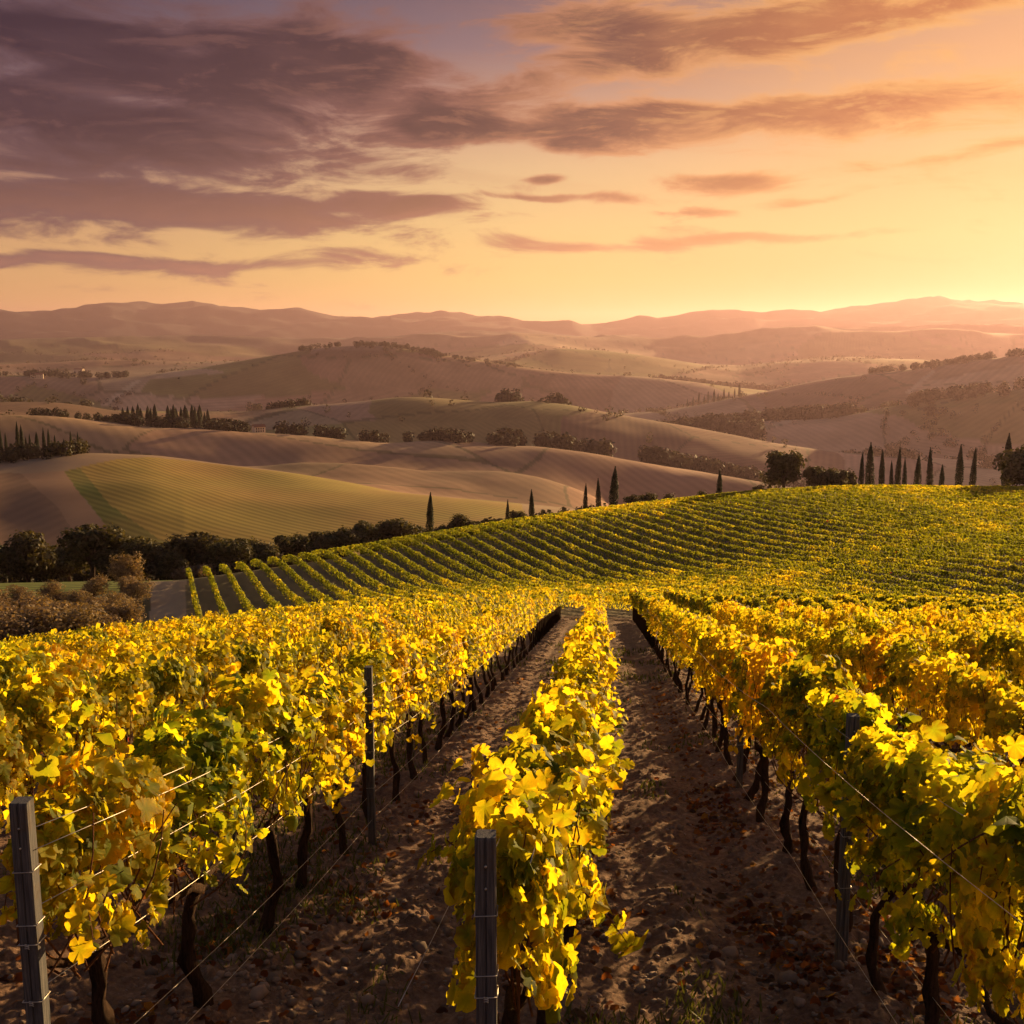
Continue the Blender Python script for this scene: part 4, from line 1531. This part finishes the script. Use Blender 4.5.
g = np.random.default_rng(14)
pts = band([(-60, 205), (100, 196), (200, 178), (330, 185), (430, 192), (520, 200), (640, 208)], 220, g, 0.03)
thicket('hollow_undergrowth', pts, 'dark undergrowth filling the wooded hollow', (1.5, 3.4), 0.22, 160, (0.036, 0.034, 0.015), 2, (0.8, 1.3))
# olive shrubs at lower left
OL = [(8, 604, 92), (30, 600, 100), (52, 606, 95), (72, 598, 104), (92, 600, 98), (112, 603, 96), (18, 616, 82), (44, 614, 84), (66, 612, 86), (86, 613, 88), (104, 616, 86), (-14, 606, 90), (126, 612, 92),
      (128, 557, 122), (-30, 600, 100), (55, 594, 112), (95, 592, 112), (20, 596, 110), (38, 600, 90), (60, 602, 88), (82, 604, 92), (4, 608, 86), (118, 602, 100), (100, 606, 92), (28, 606, 84), (74, 610, 82), (138, 600, 106), (-4, 598, 108), (124, 594, 112)]
for n, (u, vt, r) in enumerate(OL):
    x, y, z = hit(u, r, 600)
    h = max(tree_h(u, vt - 2, x, y) * 1.15, 2.6)
    if n == 13:
        plant('olive_tree', OLV[0], x, y, h, 1.0, 'tall round grey olive tree standing above the shrubs at left', 'olive tree')
    else:
        plant('olive_shrub', OLV[n % 5], x, y, h, 1.25 if h > 2.5 else 1.5, 'brownish grey olive shrub in the clump at left below the green strip', 'shrub', 'olive shrubs', 0.1)
pts = band([(170, 148), (230, 152), (300, 160)], 40, g, 0.012)
thicket('dry_scrub', pts, 'dry brown scrub along the edge of the vine slope', (0.9, 1.8), 0.2, 120, (0.12, 0.085, 0.05), 3, (1.0, 1.6))

# cypress grove on the hill at left
GROVE = [(2, 429), (7, 432), (19, 421), (23, 424), (31, 433), (38, 431), (45, 427), (50, 428), (56, 434), (65, 438), (72, 430), (79, 431), (-6, 430), (27, 436), (-14, 426)]
for n, (u, vt) in enumerate(GROVE):
    x, y, z = at_crest(u, 2, 0.985 + 0.008 * (n % 3), 460)
    plant('cypress_tree', CYP[n % 5], x, y, tree_h(u, vt, x, y), 0.8 if n not in (5, 9) else 1.2, 'dark cypress in the small grove on the hill at far left', 'cypress tree', 'cypress grove on the left hill', 0.3)
pts = band([(-40, 436), (20, 440), (70, 444), (86, 447)], 46, g, 0.008)
thicket('grove_scrub', pts, 'dark scrub under the cypress grove at far left', (3, 5.5), 0.2, 120, (0.04, 0.034, 0.016), 4, (0.8, 1.2))
# dark conifers and hedge behind the brown hill
for n in range(26):
    u = 122 + 86 * (n / 25.0) + float(g.uniform(-2, 2))
    if 160 < u < 166:
        continue
    x, y, z = hit(u, 880 + 10 * (n % 3), 420)
    h = tree_h(u, 402 + 5 * abs(math.sin(n * 1.9)) + (4 if u < 128 or u > 202 else 0), x, y)
    plant('dark_conifer', CYP[n % 5], x, y, h, 1.5, 'dark conifer in the distant dense clump behind the brown hill', 'conifer', 'conifers of the distant clump', 1.0)
WOODS = [  # line (u, range), count, height, colour, name, label
    ([(120, 870), (200, 880), (260, 880)], 46, (6, 9), 'hedge_thicket', 'scrub at the foot of the distant conifer clump'),
    ([(255, 872), (330, 874), (420, 872), (520, 868)], 90, (6, 10), 'hedge_thicket', 'dark hedge along the top of the big brown hill'),
    ([(-60, 885), (40, 890), (80, 900), (120, 900)], 60, (3, 7), 'hillside_thicket', 'scrubby slope at far left behind the brown hill'),
    ([(500, 1290), (545, 1300), (590, 1330)], 60, (12, 18), 'distant_wood', 'dark wood on the low ground in the middle distance'),
    ([(500, 905), (580, 912), (650, 918), (700, 930), (765, 950)], 130, (8, 15), 'distant_wood', 'belt of dark trees behind the brown hill right of centre'),
    ([(610, 1600), (680, 1600), (760, 1600), (850, 1580)], 180, (11, 18), 'distant_wood', 'long dark wood between the right hand hills'),
    ([(640, 1450), (700, 1450), (760, 1440)], 70, (12, 20), 'distant_wood', 'lower edge of the dark wood at the right'),
    ([(770, 1010), (830, 1000), (900, 990), (960, 990), (1030, 980)], 70, (7, 12), 'distant_wood', 'hazy trees just behind the ridge cypresses'),
    ([(900, 1570), (960, 1560), (1030, 1560)], 30, (10, 16), 'hedge_thicket', 'hedge on the crest of the right hill'),
    ([(300, 2710), (340, 2720), (400, 2720), (440, 2710)], 60, (7, 13), 'crest_wood', 'trees crowning the central hill'),
    ([(420, 2700), (520, 2700)], 50, (5, 8), 'crest_wood', 'hedge running down the shoulder of the central hill'),
    ([(0, 2690), (60, 2690), (130, 2690)], 40, (8, 15), 'crest_wood', 'trees on the low crest at far left'),
    ([(868, 2110), (940, 2110), (1040, 2110)], 70, (7, 13), 'crest_wood', 'line of trees on the crest of the far right hill'),
    ([(250, 2100), (330, 2110), (420, 2120)], 50, (12, 18), 'hedge_thicket', 'hedge across the foot of the central hill'),
    ([(480, 2300), (560, 2300), (640, 2300)], 60, (12, 22), 'distant_wood', 'hazy wood in the middle of the valley'),
    ([(650, 3200), (720, 3200), (800, 3250)], 70, (14, 26), 'distant_wood', 'hazy tree belt in the far valley'),
    ([(270, 1290), (310, 1280)], 24, (8, 12), 'hedge_thicket', 'small copse on the field below the central hill'),
]
for n, (ln, cnt, h, nm, lab) in enumerate(WOODS):
    pts = band(ln, int(cnt * 2.3), g, 0.012, 0.06 if n < 4 else 0.28)
    thicket(nm, pts, lab, h, 0.22, 90, (0.022, 0.020, 0.011), 20 + n, (0.8, 1.3))
for n in range(11):
    u = 688 + 5.2 * n + float(g.uniform(-1.5, 1.5))
    x, y, z = hit(u, 2080, 400)
    plant('dark_conifer', CYP[n % 5], x, y, float(g.uniform(14, 27)), 1.2, 'tiny dark conifer in the line on the hill right of centre', 'conifer', 'conifers of the far line', 1.0)

# hedgerows and single trees over the far country
g = np.random.default_rng(15)
n = 60000
az = g.uniform(radians(-28), radians(28), n)
r = np.exp(g.uniform(math.log(1000), math.log(5600), n))
x, y = r * np.sin(az), r * np.cos(az)
idn, ed = patchwork(x, y, 260.0, 3)
idf, edf = patchwork(x, y, 700.0, 8)
e = np.where(r > 3000, edf / 26.0, ed / 9.0)
cl = fbm(x / 300, y / 300, 3, 44)
idp, edp = patchwork(x, y, 150.0, 31)
keep = ((r < 1500) & (edp < 5) & (cl > -0.15)) | ((e < 1) & (cl > 0.02)) | (g.random(n) < 0.004) | ((cl > 0.42) & (g.random(n) < 0.25))
pts = np.stack([x, y], 1)[keep]
thicket('distant_hedgerows', pts, 'hedgerows and scattered trees over the far hills', (4, 10), 0.26, 30, (0.040, 0.036, 0.018), 50, (0.8, 1.4))


# ------------------------------------------------------------------ farmhouses
def farmhouse(u, r, v, L, W, H, rz, label, wallc=(0.62, 0.52, 0.42)):
    x, y, z = hit(u, r, v)
    root = empty('farmhouse', (x, y, z), rz)
    tag(root, label, 'house')
    b = Bag()
    X, Y = L / 2, W / 2
    rg = H + W * 0.28
    V = [(-X, -Y, -2), (X, -Y, -2), (X, Y, -2), (-X, Y, -2), (-X, -Y, H), (X, -Y, H), (X, Y, H), (-X, Y, H), (-X, 0, rg), (X, 0, rg)]
    b.add(np.array(V), [np.array([(0, 1, 5, 4), (2, 3, 7, 6)]), np.array([(1, 2, 6, 9, 5), (3, 0, 4, 8, 7)])], wallc)
    link('wall', b.mesh('house_wall', M_HOUSE, False), root)
    b = Bag()
    for s in (-1, 1):
        e = 0.5
        p = np.array([(-X - e, s * (Y + e), H - 0.25), (X + e, s * (Y + e), H - 0.25), (X + e, 0, rg + 0.08), (-X - e, 0, rg + 0.08)])
        q = p + np.array([0, 0, 0.25])
        b.add(np.concatenate([p, q]), np.array([(4, 5, 6, 7), (0, 3, 2, 1), (0, 1, 5, 4), (1, 2, 6, 5), (3, 0, 4, 7)]), (0.25, 0.12, 0.075))
    roof = link('roof', b.mesh('house_roof', M_HOUSE, False), root)
    b = Bag()
    b.add(np.array([(X * .5 + a, bb, c) for c in (rg - 0.6, rg + 1.1) for a, bb in ((-.4, -.4), (.4, -.4), (.4, .4), (-.4, .4))]),
          np.array([(0, 1, 5, 4), (1, 2, 6, 5), (2, 3, 7, 6), (3, 0, 4, 7), (4, 5, 6, 7)]), (0.4, 0.3, 0.24))
    link('chimney', b.mesh('house_chimney', M_HOUSE, False), roof)
    for fx in (-0.6, -0.2, 0.2, 0.6):
        for hz in (H * 0.3, H * 0.7):
            b = Bag()
            c = np.array([(fx * X - .5, -Y - .03, hz - .7), (fx * X + .5, -Y - .03, hz - .7), (fx * X + .5, -Y - .03, hz + .7), (fx * X - .5, -Y - .03, hz + .7)])
            d = c + np.array([0, 0.06, 0])
            b.add(np.concatenate([c, d]), np.array([(0, 1, 2, 3), (0, 4, 5, 1), (1, 5, 6, 2), (2, 6, 7, 3), (3, 7, 4, 0)]), (0.05, 0.045, 0.05))
            link('window', b.mesh('house_window', M_HOUSE, False), root)


farmhouse(37, 2640, 376, 26, 12, 8, 0.3, 'white farmhouse on the low crest at far left')
farmhouse(259, 905, 432, 9, 6, 5, 0.5, 'small pale farmhouse at the hedge beside the dark conifer clump', (0.7, 0.6, 0.5))
farmhouse(78, 3500, 352, 30, 12, 9, -0.3, 'tiny pale farmhouse on the far plain at left')

# ------------------------------------------------------------------ haze
S, B, T = 24000.0, float(-1800.0), 470.0
V = np.array([(x, y, z) for z in (B, T) for x, y in ((-S, -S), (S, -S), (S, S), (-S, S))])
hm = bpy.data.materials.new('haze')
hm.use_nodes = True
hm.node_tree.nodes.clear()
ho = hm.node_tree.nodes.new('ShaderNodeOutputMaterial')
pv = hm.node_tree.nodes.new('ShaderNodeVolumePrincipled')
pv.inputs['Color'].default_value = (0.80, 0.54, 0.64, 1)
pv.inputs['Density'].default_value = HAZE_DENSITY
pv.inputs['Anisotropy'].default_value = 0.52
hm.node_tree.links.new(pv.outputs[0], ho.inputs['Volume'])
me = np_mesh('haze', V, [np.array([(3, 2, 1, 0), (4, 5, 6, 7), (0, 1, 5, 4), (1, 2, 6, 5), (2, 3, 7, 6), (3, 0, 4, 7)])], hm, None, False)
tag(link('haze', me), 'warm evening haze over the hills', 'haze', None, 'stuff')
